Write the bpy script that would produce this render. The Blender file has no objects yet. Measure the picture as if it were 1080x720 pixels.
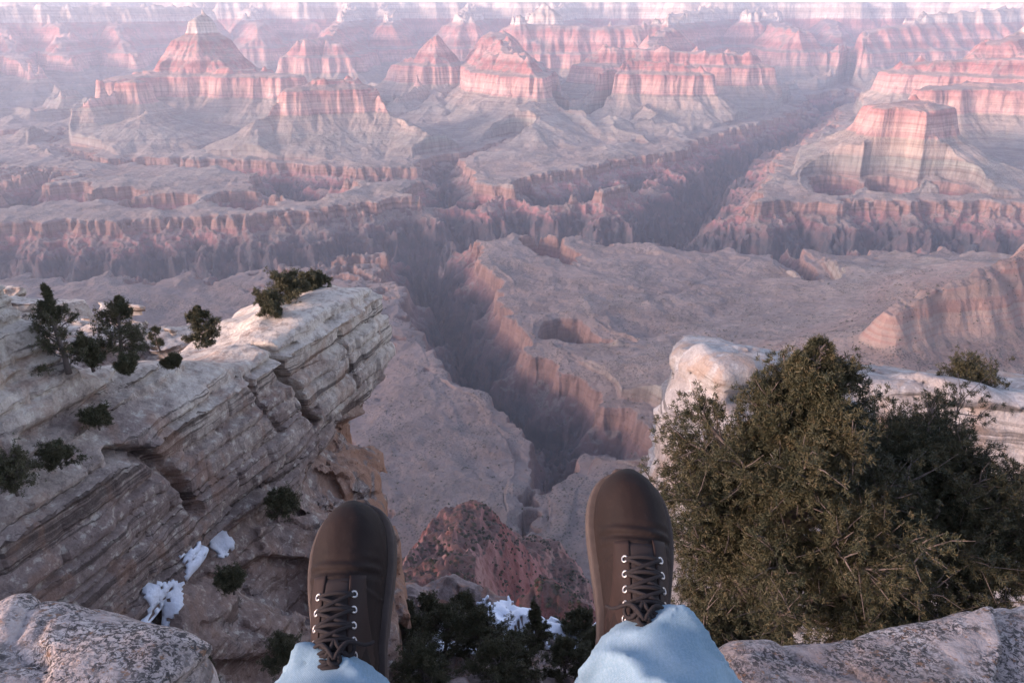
import bpy, bmesh, math, random
import numpy as np
from mathutils import Vector, Matrix

# ------------------------------------------------------------------ camera
PITCH = math.radians(22.8)
FPX = 820.0                      # focal length in pixels of a 1080 px wide frame
scene = bpy.context.scene
col = scene.collection
cam_data = bpy.data.cameras.new('camera')
cam_data.sensor_width = 36.0
cam_data.lens = FPX / 1080.0 * 36.0
cam_data.clip_start = 0.05
cam_data.clip_end = 90000.0
cam = bpy.data.objects.new('camera', cam_data)
cam.rotation_euler = (math.pi / 2 - PITCH, 0, 0)
col.objects.link(cam)
scene.camera = cam

# ------------------------------------------------------------------ world, sun, exposure
SUN_ELEV = math.radians(10.0)
SUN_AZ = math.radians(-115.0)     # compass style from +Y: the sun stands to the left, a little behind
world = bpy.data.worlds.new('World')
scene.world = world
world.use_nodes = True
wn = world.node_tree
for n in list(wn.nodes):
    wn.nodes.remove(n)
w_out = wn.nodes.new('ShaderNodeOutputWorld')
w_bg = wn.nodes.new('ShaderNodeBackground')
w_sky = wn.nodes.new('ShaderNodeTexSky')
w_sky.sky_type = 'NISHITA'
w_sky.sun_disc = False
w_sky.sun_elevation = SUN_ELEV
w_sky.sun_rotation = SUN_AZ
w_sky.altitude = 2200
w_sky.air_density = 1.0
w_sky.dust_density = 2.5
w_sky.ozone_density = 1.5
w_bg.inputs['Strength'].default_value = 0.15
w_tint = wn.nodes.new('ShaderNodeMix')
w_tint.data_type = 'RGBA'
w_tint.blend_type = 'MULTIPLY'
w_tint.inputs[0].default_value = 1.0
w_tint.inputs[7].default_value = (1.0, 0.735, 0.675, 1)
wn.links.new(w_sky.outputs[0], w_tint.inputs[6])
wn.links.new(w_tint.outputs[2], w_bg.inputs['Color'])
wn.links.new(w_bg.outputs[0], w_out.inputs['Surface'])
sun_data = bpy.data.lights.new('sun', 'SUN')
sun_data.energy = 1.5
sun_data.angle = math.radians(16.0)
sun_data.color = (1.0, 0.76, 0.70)
sun = bpy.data.objects.new('sun', sun_data)
sdir = Vector((math.sin(SUN_AZ) * math.cos(SUN_ELEV), math.cos(SUN_AZ) * math.cos(SUN_ELEV), math.sin(SUN_ELEV)))
sun.rotation_euler = sdir.to_track_quat('Z', 'Y').to_euler()
sun.location = (-20, -20, 60)
col.objects.link(sun)
scene.view_settings.view_transform = 'Standard'
scene.view_settings.look = 'None'
scene.view_settings.exposure = 2.55
scene.view_settings.gamma = 1.0
scene.view_settings.use_curve_mapping = False
scene.render.engine = 'CYCLES'
scene.cycles.use_denoising = True
scene.cycles.max_bounces = 4
scene.cycles.diffuse_bounces = 2
scene.cycles.glossy_bounces = 2
scene.cycles.volume_bounces = 1
scene.cycles.transparent_max_bounces = 8
scene.cycles.use_adaptive_sampling = True
scene.cycles.adaptive_threshold = 0.01

# ------------------------------------------------------------------ helpers
CP, SP = math.cos(PITCH), math.sin(PITCH)

def ray(px, py):
    u = (px - 540.0) / FPX
    v = (360.0 - py) / FPX
    return Vector((u, CP + v * SP, -SP + v * CP))

def at_dist(px, py, D):          # point on the sight line at forward distance D
    d = ray(px, py)
    return d * (D / d.y)

def at_z(px, py, z):             # point on the sight line at height z
    d = ray(px, py)
    return d * (z / d.z)

def tag(o, label=None, cat=None, group=None, kind=None):
    if label: o['label'] = label
    if cat: o['category'] = cat
    if group: o['group'] = group
    if kind: o['kind'] = kind
    return o

def empty(name, loc=(0, 0, 0)):
    o = bpy.data.objects.new(name, None)
    o.location = loc
    o.empty_display_size = 0.2
    col.objects.link(o)
    return o

def np_mesh(name, V, F, mat, parent=None, smooth=True):
    """V (n,3) floats, F (m,3) or (m,4) ints -> one linked mesh object"""
    me = bpy.data.meshes.new(name)
    V = np.ascontiguousarray(V, dtype=np.float32)
    F = np.ascontiguousarray(F, dtype=np.int32)
    m, k = F.shape
    me.vertices.add(len(V))
    me.vertices.foreach_set('co', V.ravel())
    me.loops.add(m * k)
    me.loops.foreach_set('vertex_index', F.ravel())
    me.polygons.add(m)
    me.polygons.foreach_set('loop_start', np.arange(0, m * k, k, dtype=np.int32))
    me.polygons.foreach_set('loop_total', np.full(m, k, dtype=np.int32))
    me.update(calc_edges=True)
    me.validate()
    if smooth:
        me.polygons.foreach_set('use_smooth', np.ones(len(me.polygons), dtype=bool))
    else:
        me.polygons.foreach_set('use_smooth', np.zeros(len(me.polygons), dtype=bool))
    me.materials.append(mat)
    o = bpy.data.objects.new(name, me)
    col.objects.link(o)
    if parent: o.parent = parent
    return o

class MB:
    """collects tubes / grids / boxes into one mesh"""
    def __init__(s):
        s.V = []; s.T = []; s.n = 0
    def add(s, V, F):
        V = np.asarray(V, dtype=np.float64); F = np.asarray(F, dtype=np.int64)
        if F.shape[1] == 4:
            F = np.vstack([F[:, [0, 1, 2]], F[:, [0, 2, 3]]])
        s.V.append(V); s.T.append(F + s.n); s.n += len(V)
    def tube(s, pts, rad, seg=8, cap=True, flat=1.0):
        P = np.asarray(pts, dtype=np.float64)
        n = len(P)
        R = np.full(n, rad) if np.isscalar(rad) else np.asarray(rad, dtype=np.float64)
        T = np.gradient(P, axis=0)
        T /= np.linalg.norm(T, axis=1)[:, None] + 1e-12
        a = np.array([0, 0, 1.0]) if abs(T[0, 2]) < 0.9 else np.array([1.0, 0, 0])
        N = np.cross(T[0], a); N /= np.linalg.norm(N)
        ang = np.linspace(0, 2 * np.pi, seg, endpoint=False)
        out = []
        for i in range(n):
            N = N - T[i] * np.dot(N, T[i]); N /= np.linalg.norm(N) + 1e-12
            B = np.cross(T[i], N)
            out.append(P[i] + R[i] * (np.cos(ang)[:, None] * N + flat * np.sin(ang)[:, None] * B))
        V = np.vstack(out)
        F = []
        for i in range(n - 1):
            for j in range(seg):
                k = (j + 1) % seg
                F.append((i * seg + j, i * seg + k, (i + 1) * seg + k, (i + 1) * seg + j))
        if cap:
            V = np.vstack([V, P[:1], P[-1:]])
            c0, c1 = n * seg, n * seg + 1
            for j in range(seg):
                k = (j + 1) % seg
                F.append((c0, k, j, j)); F.append((c1, (n - 1) * seg + j, (n - 1) * seg + k, (n - 1) * seg + k))
        F = np.array(F)
        tri = F[F[:, 2] == F[:, 3]][:, :3]
        q = F[F[:, 2] != F[:, 3]]
        F = np.vstack([q[:, [0, 1, 2]], q[:, [0, 2, 3]], tri])
        s.add(V, F)
    def build(s, name, mat, parent=None, smooth=True):
        return np_mesh(name, np.vstack(s.V), np.vstack(s.T), mat, parent, smooth)

HAZE_DENS = 4.0e-5
HAZE_COL = (0.82, 0.87, 1.0, 1)

# ---- numpy noise
_rs = np.random.RandomState(7)
_perm = np.concatenate([_rs.permutation(256)] * 3).astype(np.int32)
_g2a = _rs.rand(256) * 2 * np.pi
_g2 = np.stack([np.cos(_g2a), np.sin(_g2a)], 1).astype(np.float32)
_g3 = _rs.normal(size=(256, 3)); _g3 = (_g3 / np.linalg.norm(_g3, axis=1)[:, None]).astype(np.float32)
_rnd = _rs.rand(256).astype(np.float32)

def noise2(x, y):
    x = np.asarray(x, np.float32); y = np.asarray(y, np.float32)
    xi = np.floor(x); yi = np.floor(y)
    xf = x - xi; yf = y - yi
    xi = xi.astype(np.int32) & 255; yi = yi.astype(np.int32) & 255
    u = xf * xf * xf * (xf * (xf * 6 - 15) + 10); v = yf * yf * yf * (yf * (yf * 6 - 15) + 10)
    def g(ix, iy, fx, fy):
        h = _perm[_perm[ix & 255] + (iy & 255)]
        return _g2[h, 0] * fx + _g2[h, 1] * fy
    a = g(xi, yi, xf, yf); b = g(xi + 1, yi, xf - 1, yf)
    c = g(xi, yi + 1, xf, yf - 1); d = g(xi + 1, yi + 1, xf - 1, yf - 1)
    return ((a + u * (b - a)) + v * ((c + u * (d - c)) - (a + u * (b - a)))) * 1.5

def fbm2(x, y, o=4, g=0.5):
    s = 0; a = 1; t = 0
    for i in range(o):
        s = s + a * noise2(x * 2 ** i + 17.3 * i, y * 2 ** i - 9.1 * i); t += a; a *= g
    return s / t

def noise3(P):
    P = np.asarray(P, np.float32)
    I = np.floor(P); F = P - I
    I = I.astype(np.int32) & 255
    U = F * F * F * (F * (F * 6 - 15) + 10)
    def g(dx, dy, dz):
        h = _perm[_perm[_perm[(I[:, 0] + dx) & 255] + ((I[:, 1] + dy) & 255)] + ((I[:, 2] + dz) & 255)]
        G = _g3[h]
        return G[:, 0] * (F[:, 0] - dx) + G[:, 1] * (F[:, 1] - dy) + G[:, 2] * (F[:, 2] - dz)
    x, y, z = U[:, 0], U[:, 1], U[:, 2]
    a = g(0, 0, 0); a = a + x * (g(1, 0, 0) - a)
    b = g(0, 1, 0); b = b + x * (g(1, 1, 0) - b)
    c = g(0, 0, 1); c = c + x * (g(1, 0, 1) - c)
    d = g(0, 1, 1); d = d + x * (g(1, 1, 1) - d)
    a = a + y * (b - a); c = c + y * (d - c)
    return (a + z * (c - a)) * 1.4

def fbm3(P, o=4, g=0.5):
    s = 0; a = 1; t = 0
    P = np.asarray(P, np.float32)
    for i in range(o):
        s = s + a * noise3(P * 2 ** i + 13.7 * i); t += a; a *= g
    return s / t

def hash1(i, k=0):
    i = np.asarray(i).astype(np.int64)
    return _rnd[_perm[(_perm[(i + k * 37) & 255] + k) & 255]]

def voro3(P, seed=0):
    """distance to nearest / second nearest cell centre and a random value of the nearest cell"""
    P = np.asarray(P, np.float32)
    I = np.floor(P).astype(np.int32); F = P - I
    d1 = np.full(len(P), 9.0, np.float32); d2 = d1.copy(); rid = np.zeros(len(P), np.float32)
    for dx in (-1, 0, 1):
        for dy in (-1, 0, 1):
            for dz in (-1, 0, 1):
                h = _perm[_perm[_perm[(I[:, 0] + dx + seed) & 255] + ((I[:, 1] + dy) & 255)] + ((I[:, 2] + dz) & 255)]
                ox = dx + _rnd[h] - F[:, 0]; oy = dy + _rnd[_perm[h + 1]] - F[:, 1]; oz = dz + _rnd[_perm[h + 2]] - F[:, 2]
                d = np.sqrt(ox * ox + oy * oy + oz * oz)
                nearer = d < d1
                d2 = np.where(nearer, d1, np.minimum(d2, d))
                rid = np.where(nearer, _rnd[_perm[h + 3]], rid)
                d1 = np.where(nearer, d, d1)
    return d1, d2, rid

def sstep(a, b, x):
    t = np.clip((x - a) / (b - a), 0, 1)
    return t * t * (3 - 2 * t)

def smin(a, b, k):
    h = np.clip(0.5 + 0.5 * (b - a) / k, 0, 1)
    return b + (a - b) * h - k * h * (1 - h)

def smax(a, b, k):
    return -smin(-a, -b, k)

def isosurface(f, lo, hi, h0, levels, slack=1.0, pad=0.0):
    """surface nets on an octree-refined sparse grid; f(P)->signed distance-like value (negative inside)"""
    lo = np.array(lo, float); hi = np.array(hi, float)
    n = np.ceil((hi - lo) / h0).astype(int)
    g = np.stack(np.meshgrid(*[np.arange(k) for k in n], indexing='ij'), -1).reshape(-1, 3)
    h = h0
    for lv in range(levels + 1):
        c = lo + (g + 0.5) * h
        val = f(c)
        g = g[np.abs(val) < h * 1.3 * slack + pad]
        if lv == levels: break
        off = np.stack(np.meshgrid([0, 1], [0, 1], [0, 1], indexing='ij'), -1).reshape(-1, 3)
        g = (g[:, None, :] * 2 + off[None]).reshape(-1, 3)
        h /= 2
    M = 1 << 20
    key = lambda a: (a[..., 0].astype(np.int64) * M + a[..., 1]) * M + a[..., 2]
    off = np.stack(np.meshgrid([0, 1], [0, 1], [0, 1], indexing='ij'), -1).reshape(-1, 3)
    cor = g[:, None, :] + off[None]
    ck = key(cor + 1)
    uk, inv = np.unique(ck.ravel(), return_inverse=True)
    uz = uk % M - 1; uy = (uk // M) % M - 1; ux = uk // (M * M) - 1
    up = lo + np.stack([ux, uy, uz], 1) * h
    uv = f(up)
    cv = uv[inv].reshape(-1, 8)
    # walk along the surface and add every neighbour it passes into, so that no gap stays
    known = np.sort(key(g + 1)); fr_g, fr_v = g, cv
    faces = [(a, s, [i for i in range(8) if off[i][a] == (1 if s > 0 else 0)]) for a in range(3) for s in (-1, 1)]
    for _ in range(60):
        new = []
        for a, s, idx in faces:
            c4 = fr_v[:, idx] < 0
            m = c4.any(1) & ~c4.all(1)
            nb = fr_g[m].copy(); nb[:, a] += s
            new.append(nb)
        nb = np.vstack(new)
        if len(nb) == 0: break
        kk, ui = np.unique(key(nb + 1), return_index=True); nb = nb[ui]
        pos = np.clip(np.searchsorted(known, kk), 0, len(known) - 1)
        nb = nb[known[pos] != kk]
        if len(nb) == 0: break
        nv = f((lo + (nb[:, None, :] + off[None]).reshape(-1, 3) * h)).reshape(-1, 8)
        known = np.sort(np.concatenate([known, key(nb + 1)]))
        g = np.vstack([g, nb]); cv = np.vstack([cv, nv]); fr_g, fr_v = nb, nv
    cor = g[:, None, :] + off[None]
    ins = cv < 0
    act = ins.any(1) & ~ins.all(1)
    g = g[act]; cv = cv[act]; cor = cor[act]
    P = np.zeros((len(g), 3)); W = np.zeros(len(g))
    for a in range(8):
        for b in range(a + 1, 8):
            if bin(a ^ b).count('1') != 1: continue
            va, vb = cv[:, a], cv[:, b]
            cr = (va < 0) != (vb < 0)
            t = np.where(cr, va / np.where(cr, va - vb, 1), 0)
            p = cor[:, a] + (cor[:, b] - cor[:, a]) * t[:, None]
            P += p * cr[:, None]; W += cr
    P = lo + P / W[:, None] * h
    gk = key(g + 1); order = np.argsort(gk); gks = gk[order]
    quads = []
    sgn = {tuple(o): i for i, o in enumerate(off.tolist())}
    for ax in range(3):
        e = [0, 0, 0]; e[ax] = 1
        ia = sgn[(0, 0, 0)]; ib = sgn[tuple(e)]
        va, vb = cv[:, ia], cv[:, ib]
        cr = (va < 0) != (vb < 0)
        idx = np.nonzero(cr)[0]
        b1 = np.zeros(3, int); b2 = np.zeros(3, int)
        b1[(ax + 1) % 3] = 1; b2[(ax + 2) % 3] = 1
        q = [idx]
        ok = np.ones(len(idx), bool)
        for d in (b1, b1 + b2, b2):
            k = key(g[idx] - d + 1)
            pos = np.clip(np.searchsorted(gks, k), 0, len(gks) - 1)
            ok &= gks[pos] == k
            q.append(order[pos])
        Q = np.stack(q, 1)[ok]
        flip = (va[idx] < 0)[ok]
        Q[~flip] = Q[~flip][:, ::-1]
        quads.append(Q)
    return P, np.vstack(quads)
# ------------------------------------------------------------------ material helpers
class NT:
    def __init__(s, name):
        s.m = bpy.data.materials.new(name); s.m.use_nodes = True
        s.t = s.m.node_tree
        for n in list(s.t.nodes): s.t.nodes.remove(n)
        s.out = s.t.nodes.new('ShaderNodeOutputMaterial')
        s.b = s.t.nodes.new('ShaderNodeBsdfPrincipled')
        s.b.inputs['Roughness'].default_value = 0.9
        s.b.inputs['Specular IOR Level'].default_value = 0.2
        s.t.links.new(s.b.outputs[0], s.out.inputs['Surface'])
        s.tc = s.t.nodes.new('ShaderNodeTexCoord')
    def n(s, typ, **kw):
        nd = s.t.nodes.new(typ)
        for k, v in kw.items(): setattr(nd, k, v)
        return nd
    def link(s, a, b): s.t.links.new(a, b)
    def setv(s, sock, v):
        if isinstance(v, bpy.types.NodeSocket): s.link(v, sock)
        else: sock.default_value = v
    def math(s, op, a, b=0.0, c=0.0, clamp=False):
        nd = s.n('ShaderNodeMath', operation=op); nd.use_clamp = clamp
        s.setv(nd.inputs[0], a); s.setv(nd.inputs[1], b); s.setv(nd.inputs[2], c)
        return nd.outputs[0]
    def mapping(s, scale, vec=None, rot=(0, 0, 0), loc=(0, 0, 0)):
        nd = s.n('ShaderNodeMapping')
        s.link(vec or s.tc.outputs['Object'], nd.inputs[0])
        nd.inputs['Location'].default_value = loc
        nd.inputs['Rotation'].default_value = rot
        nd.inputs['Scale'].default_value = scale if hasattr(scale, '__len__') else (scale,) * 3
        return nd.outputs[0]
    def noise(s, scale, detail=6, rough=0.55, vec=None, dist=0.0):
        nd = s.n('ShaderNodeTexNoise'); nd.noise_dimensions = '3D'
        s.link(vec or s.tc.outputs['Object'], nd.inputs['Vector'])
        nd.inputs['Scale'].default_value = scale; nd.inputs['Detail'].default_value = detail
        nd.inputs['Roughness'].default_value = rough; nd.inputs['Distortion'].default_value = dist
        return nd.outputs['Fac']
    def voro(s, scale, vec=None, feature='F1', out='Distance', rand=1.0):
        nd = s.n('ShaderNodeTexVoronoi', feature=feature)
        s.link(vec or s.tc.outputs['Object'], nd.inputs['Vector'])
        nd.inputs['Scale'].default_value = scale; nd.inputs['Randomness'].default_value = rand
        return nd.outputs[out]
    def ramp(s, fac, stops, interp='LINEAR'):
        nd = s.n('ShaderNodeValToRGB'); cr = nd.color_ramp; cr.interpolation = interp
        while len(cr.elements) < len(stops): cr.elements.new(0.5)
        for e, (p, c) in zip(cr.elements, stops):
            e.position = p; e.color = (c[0], c[1], c[2], 1) if hasattr(c, '__len__') else (c, c, c, 1)
        s.setv(nd.inputs[0], fac)
        return nd.outputs[0]
    def rng(s, v, a, b, c=0.0, d=1.0, smooth=True):
        nd = s.n('ShaderNodeMapRange'); nd.interpolation_type = 'SMOOTHSTEP' if smooth else 'LINEAR'
        s.setv(nd.inputs[0], v)
        for i, q in enumerate((a, b, c, d)): nd.inputs[i + 1].default_value = q
        return nd.outputs[0]
    def mix(s, fac, a, b, mode='MIX'):
        nd = s.n('ShaderNodeMix'); nd.data_type = 'RGBA'; nd.blend_type = mode
        s.setv(nd.inputs[0], fac)
        for i, v in ((6, a), (7, b)):
            if isinstance(v, bpy.types.NodeSocket): s.link(v, nd.inputs[i])
            else: nd.inputs[i].default_value = (v[0], v[1], v[2], 1)
        return nd.outputs[2]
    def sep(s, vec):
        nd = s.n('ShaderNodeSeparateXYZ'); s.link(vec, nd.inputs[0]); return nd.outputs
    def bump(s, h, strength=0.5, dist=0.1, prev=None):
        nd = s.n('ShaderNodeBump'); s.link(h, nd.inputs['Height'])
        nd.inputs['Strength'].default_value = strength; nd.inputs['Distance'].default_value = dist
        if prev is not None: s.link(prev, nd.inputs['Normal'])
        return nd.outputs[0]
    def fin(s, color, normal=None, rough=None):
        s.setv(s.b.inputs['Base Color'], color if isinstance(color, bpy.types.NodeSocket) else (*color, 1))
        if normal is not None: s.link(normal, s.b.inputs['Normal'])
        if rough is not None: s.setv(s.b.inputs['Roughness'], rough)
        return s.m
# ------------------------------------------------------------------ the canyon
DIP = 0.013
UNITS = []        # (thickness, horizontal metres per metre of height) from the rim down
UNITS += [(40, .35), (15, 1.5), (35, .4), (80, 1.25), (100, .15), (70, 1.8)]
for _k in range(6): UNITS += [(24, .5), (19.3, 1.6)]
UNITS += [(20, 4.0), (160, .34)]
for _k in range(4): UNITS += [(8, .7), (22, 1.9)]
UNITS += [(110, 2.5), (13, 16.0), (52, .2), (110, 1.9), (380, .85), (400, 1.0)]
_S = [0.0]; _R = [0.0]
for th, w in UNITS:
    _S.append(_S[-1] - th); _R.append(_R[-1] - th * w)
_S = np.array([40.0] + _S); _R = np.array([2400.0] + _R)
Sx, Rx = _S[::-1].copy(), _R[::-1].copy()
def R_of(S): return np.interp(S, Sx, Rx)
def S_of(R): return np.interp(R, Rx, Sx)
R_TONTO = float(R_of(-1010.0)) - 150.0

def nd_(px, py, D):
    p = at_dist(px, py, D); return (p.x, p.y, p.z)
def nz_(px, py, z):
    p = at_z(px, py, z); return (p.x, p.y, p.z)

RIDGES = [   # (nodes, half width of the flat top, fall factor)
 # temple on the left with its red pyramid and the cliff shelf round it
 ([nd_(208, 15, 8000)], 4, .95), ([nd_(196, 40, 8000), nd_(225, 40, 8050)], 20, 1),
 ([nd_(120, 84, 7250), nd_(165, 76, 7600), nd_(208, 75, 7700), nd_(255, 74, 7600), nd_(302, 80, 7450)], 120, 1),
 ([nd_(147, 84, 6950), nd_(125, 96, 6900), nd_(90, 110, 6700), nd_(45, 124, 6500)], 22, 1.2),
 # butte in front with a ridge running down to the left
 ([nd_(318, 92, 6300), nd_(336, 84, 6400), nd_(364, 85, 6450), nd_(386, 96, 6400)], 55, .95),
 ([nd_(318, 92, 6300), nd_(298, 108, 6150), nd_(276, 128, 5980), nd_(262, 144, 5850)], 12, .9),
 ([nd_(340, 121, 6300), nd_(365, 124, 6350)], 40, .55), ([nd_(675, 103, 7700), nd_(730, 106, 7600)], 60, .6), ([nd_(962, 148, 5100), nd_(980, 160, 4950)], 70, .6),
 ([nd_(560, 108, 7100), nd_(560, 120, 6700)], 40, .6), ([nd_(455, 92, 8600), nd_(470, 108, 7900)], 40, .6), ([nd_(150, 120, 6500)], 30, .5),
 ([nd_(386, 96, 6400), nd_(405, 118, 6300), nd_(455, 142, 5900)], 10, .9),
 # butte left of the middle
 ([nd_(462, 38, 9000)], 25, 1), ([nd_(430, 64, 8900), nd_(480, 65, 8900)], 60, 1), ([nd_(440, 88, 8400), nd_(420, 104, 7900)], 10, 1.2),
 # pale pointed temple in the middle
 ([nd_(575, -3, 11500)], 4, .8), ([nd_(545, 26, 11300), nd_(612, 28, 11300)], 120, 1),
 ([nd_(612, 30, 11200), nd_(700, 26, 11300), nd_(760, 8, 15500)], 120, 1), ([nd_(560, 22, 11800), nd_(600, 4, 15500)], 80, 1),
 ([nd_(528, 34, 9600), nd_(532, 50, 8200), nd_(552, 64, 7600), nd_(566, 84, 7350)], 45, 1),
 # flat butte right of the middle and the shelf behind it
 ([nd_(662, 60, 7900), nd_(700, 66, 7800), nd_(738, 71, 7750)], 55, 1.05),
 ([nd_(640, 50, 8900), nd_(700, 53, 8900), nd_(790, 58, 8700)], 90, 1), ([nd_(700, 30, 10500), nd_(690, 50, 9200)], 60, 1),
 # big cream butte on the right
 ([nd_(945, 110, 5200), nd_(965, 108, 5230), nd_(985, 112, 5200)], 95, .9),
 ([nd_(1000, 146, 5150), nd_(1060, 170, 4950), nd_(1120, 187, 4850)], 6, 1.0),
 # red shelves at the right edge
 ([nd_(1200, 92, 6000), nd_(1085, 92, 6300), nd_(1030, 88, 6500), nd_(985, 94, 6350)], 110, 1),
 ([nd_(1200, 10, 8000), nd_(1090, 28, 8300), nd_(1052, 46, 8000)], 90, 1), ([nd_(1085, 62, 7400), nd_(1050, 62, 7600), nd_(960, 68, 7900)], 110, 1),
 ([nd_(1120, 2, 13000), nd_(1040, 12, 12500), nd_(960, 24, 12000), nd_(905, 42, 11200)], 110, 1),
 # north rim on the left and the spurs that come down from it
 ([nd_(-400, 4, 12000), nd_(0, 7, 12500), nd_(90, 7, 12900), nd_(188, 9, 13600)], 420, 1),
 ([nd_(62, 12, 12500), nd_(66, 40, 11200), nd_(74, 68, 10200)], 50, 1), ([nd_(120, 14, 12800), nd_(128, 46, 11400), nd_(142, 68, 10600)], 40, 1),
 ([nd_(-10, 12, 12300), nd_(8, 46, 11000), nd_(25, 74, 9500), nd_(40, 80, 9200)], 50, 1), ([nd_(-80, 30, 11000), nd_(-60, 80, 8500)], 60, 1),
 # spurs under the far rim
 ([nd_(318, 44, 10300), nd_(350, 38, 10500), nd_(362, 46, 10300)], 60, 1), ([nd_(352, 36, 10700), nd_(370, 3, 14800), nd_(380, 0, 16500)], 25, 1),
 ([nd_(412, 26, 12300), nd_(405, 2, 16000)], 60, 1), ([nd_(487, 24, 12400), nd_(500, 2, 16000)], 50, 1),
 ([nd_(270, 30, 12500), nd_(262, 4, 16000)], 50, 1), ([nd_(790, 16, 13000), nd_(800, 2, 16500)], 60, 1),
 ([nd_(842, 34, 11500), nd_(820, 28, 12500), nd_(812, 10, 14500)], 90, 1), ([nd_(880, 38, 13000), nd_(872, 4, 17000)], 70, 1),
 # the near ridge at the right edge
 ([nd_(1500, 200, 2250), nd_(1180, 235, 2180), nd_(1085, 262, 2080), nd_(1010, 298, 1930), nd_(942, 330, 1800)], 16, .62),
 # spur just below the viewpoint
 ([(-72, 380, -352), (-62, 500, -420), (-46, 600, -462), (-32, 680, -494)], 34, 1.7), ([nd_(515, 650, 385), nd_(560, 632, 395), nd_(592, 618, 410), nd_(612, 640, 400)], 9, 1.9),
]
GORGES = [  # (nodes (x, y, z of the floor), widening factor)
 ([(-6000, 3100, -1440), (-2600, 3400, -1440), (-1300, 3500, -1440), (-400, 4000, -1440), (100, 4170, -1440), (700, 3980, -1440),
   (1300, 3780, -1440), (2000, 3900, -1440), (3000, 3760, -1440), (6000, 3500, -1440)], 1.0),
 ([(760, 4000, -1440), (950, 4400, -1420), (1250, 5150, -1390), (1760, 6200, -1340), (2350, 7000, -1250), (3000, 8000, -1130), (4000, 10000, -1000), (5000, 12000, -850), (6300, 15500, -500)], 1.2),
 ([(-400, 4000, -1440), (-330, 3100, -1390), (-170, 2560, -1310), (-20, 2200, -1260), (95, 1960, -1200), (110, 1800, -1150)], 2.5),
 ([(110, 1800, -1150), (70, 1650, -1100), (15, 1500, -1060), (-20, 1380, -1040)], 3.0),
 ([(110, 1830, -1150), (250, 1800, -1120), (340, 1690, -1080), (440, 1600, -1040)], 2.2),
 # bowl of red slopes below the cliff line on the far side
 ([nz_(330, 262, -1330), nz_(300, 232, -1230), nz_(300, 212, -1170), nz_(250, 200, -1130), nz_(180, 190, -1080), nz_(105, 182, -1030), nz_(56, 160, -1000), nz_(62, 140, -975)], 1.6),
 ([nz_(300, 212, -1170), nz_(380, 218, -1160), nz_(440, 214, -1150)], 1.25),
 ([nz_(478, 262, -1330), nz_(474, 240, -1220), nz_(462, 198, -1120), nz_(470, 182, -1060), nz_(500, 166, -1010), nz_(556, 150, -985)], 1.7),
 ([nz_(40, 262, -1250), nz_(22, 222, -1120), nz_(60, 196, -1040)], 2.2),
 ([nz_(585, 242, -1250), nz_(640, 222, -1200), nz_(690, 200, -1150)], 1.2),
 ([nz_(986, 245, -1250), nz_(1000, 230, -1120)], 2.6), ([nz_(870, 255, -1350), nz_(872, 236, -1170)], 2.6), ([nz_(925, 255, -1350), nz_(928, 236, -1170)], 2.8),
 ([nz_(75, 262, -1300), nz_(72, 226, -1130)], 2.0), ([nz_(135, 262, -1300), nz_(130, 236, -1150)], 2.0), ([nz_(185, 270, -1300), nz_(182, 248, -1150)], 2.4), ([nz_(255, 270, -1300), nz_(252, 240, -1150)], 2.0),
 ([nz_(830, 292, -1150), nz_(880, 318, -1010)], 3.2), ([nz_(560, 300, -1200), nz_(600, 285, -1010)], 4.0), ([nz_(600, 395, -1150), nz_(650, 370, -1010)], 4.0),
 ([nz_(690, 120, -960), nz_(600, 135, -960), nz_(560, 118, -900), nz_(600, 92, -820)], 2.4), ([nz_(400, 122, -940), nz_(412, 100, -820), nz_(395, 80, -760)], 2.2),
]

def window(x, y, nodes, reach):
    """rows and columns of the polar grid that come within reach of a polyline"""
    if x.ndim < 2: return None
    P = np.array(nodes)[:, :2]
    D = np.hypot(P[:, 0], P[:, 1]); A = np.arctan2(P[:, 0], P[:, 1])
    da = np.arcsin(np.minimum(reach / D, .99))
    r = np.hypot(x[:, 0], y[:, 0]); a = np.arctan2(x[0], y[0])
    rows = np.nonzero((r > D.min() - reach) & (r < D.max() + reach))[0]
    cols = np.nonzero((a > (A - da).min()) & (a < (A + da).max()))[0]
    if len(rows) == 0 or len(cols) == 0: return 'none'
    return (slice(rows[0], rows[-1] + 1), slice(cols[0], cols[-1] + 1))

def seg_field(x, y, nodes, ridge, half, k):
    """ridge: R(top)-k*(dist-half); gorge: R(floor)+k*dist, over a polyline"""
    best = None
    if len(nodes) == 1: nodes = [nodes[0], (nodes[0][0] + 1, nodes[0][1], nodes[0][2])]
    for (x0, y0, z0), (x1, y1, z1) in zip(nodes[:-1], nodes[1:]):
        r0 = float(R_of(min(z0 - DIP * y0, -3))); r1 = float(R_of(min(z1 - DIP * y1, -3)))
        dx, dy = x1 - x0, y1 - y0
        L = dx * dx + dy * dy
        t = np.clip(((x - x0) * dx + (y - y0) * dy) / L, 0, 1)
        d = np.sqrt((x - x0 - t * dx) ** 2 + (y - y0 - t * dy) ** 2)
        v = (r0 + (r1 - r0) * t)
        v = v - k * np.maximum(d - half, 0) if ridge else v + k * np.maximum(d - 28, 0)
        best = v if best is None else (np.maximum(best, v) if ridge else np.minimum(best, v))
    if not ridge: best = best + 8.0 * np.maximum(best - (R_TONTO + 70), 0)
    return best

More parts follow.
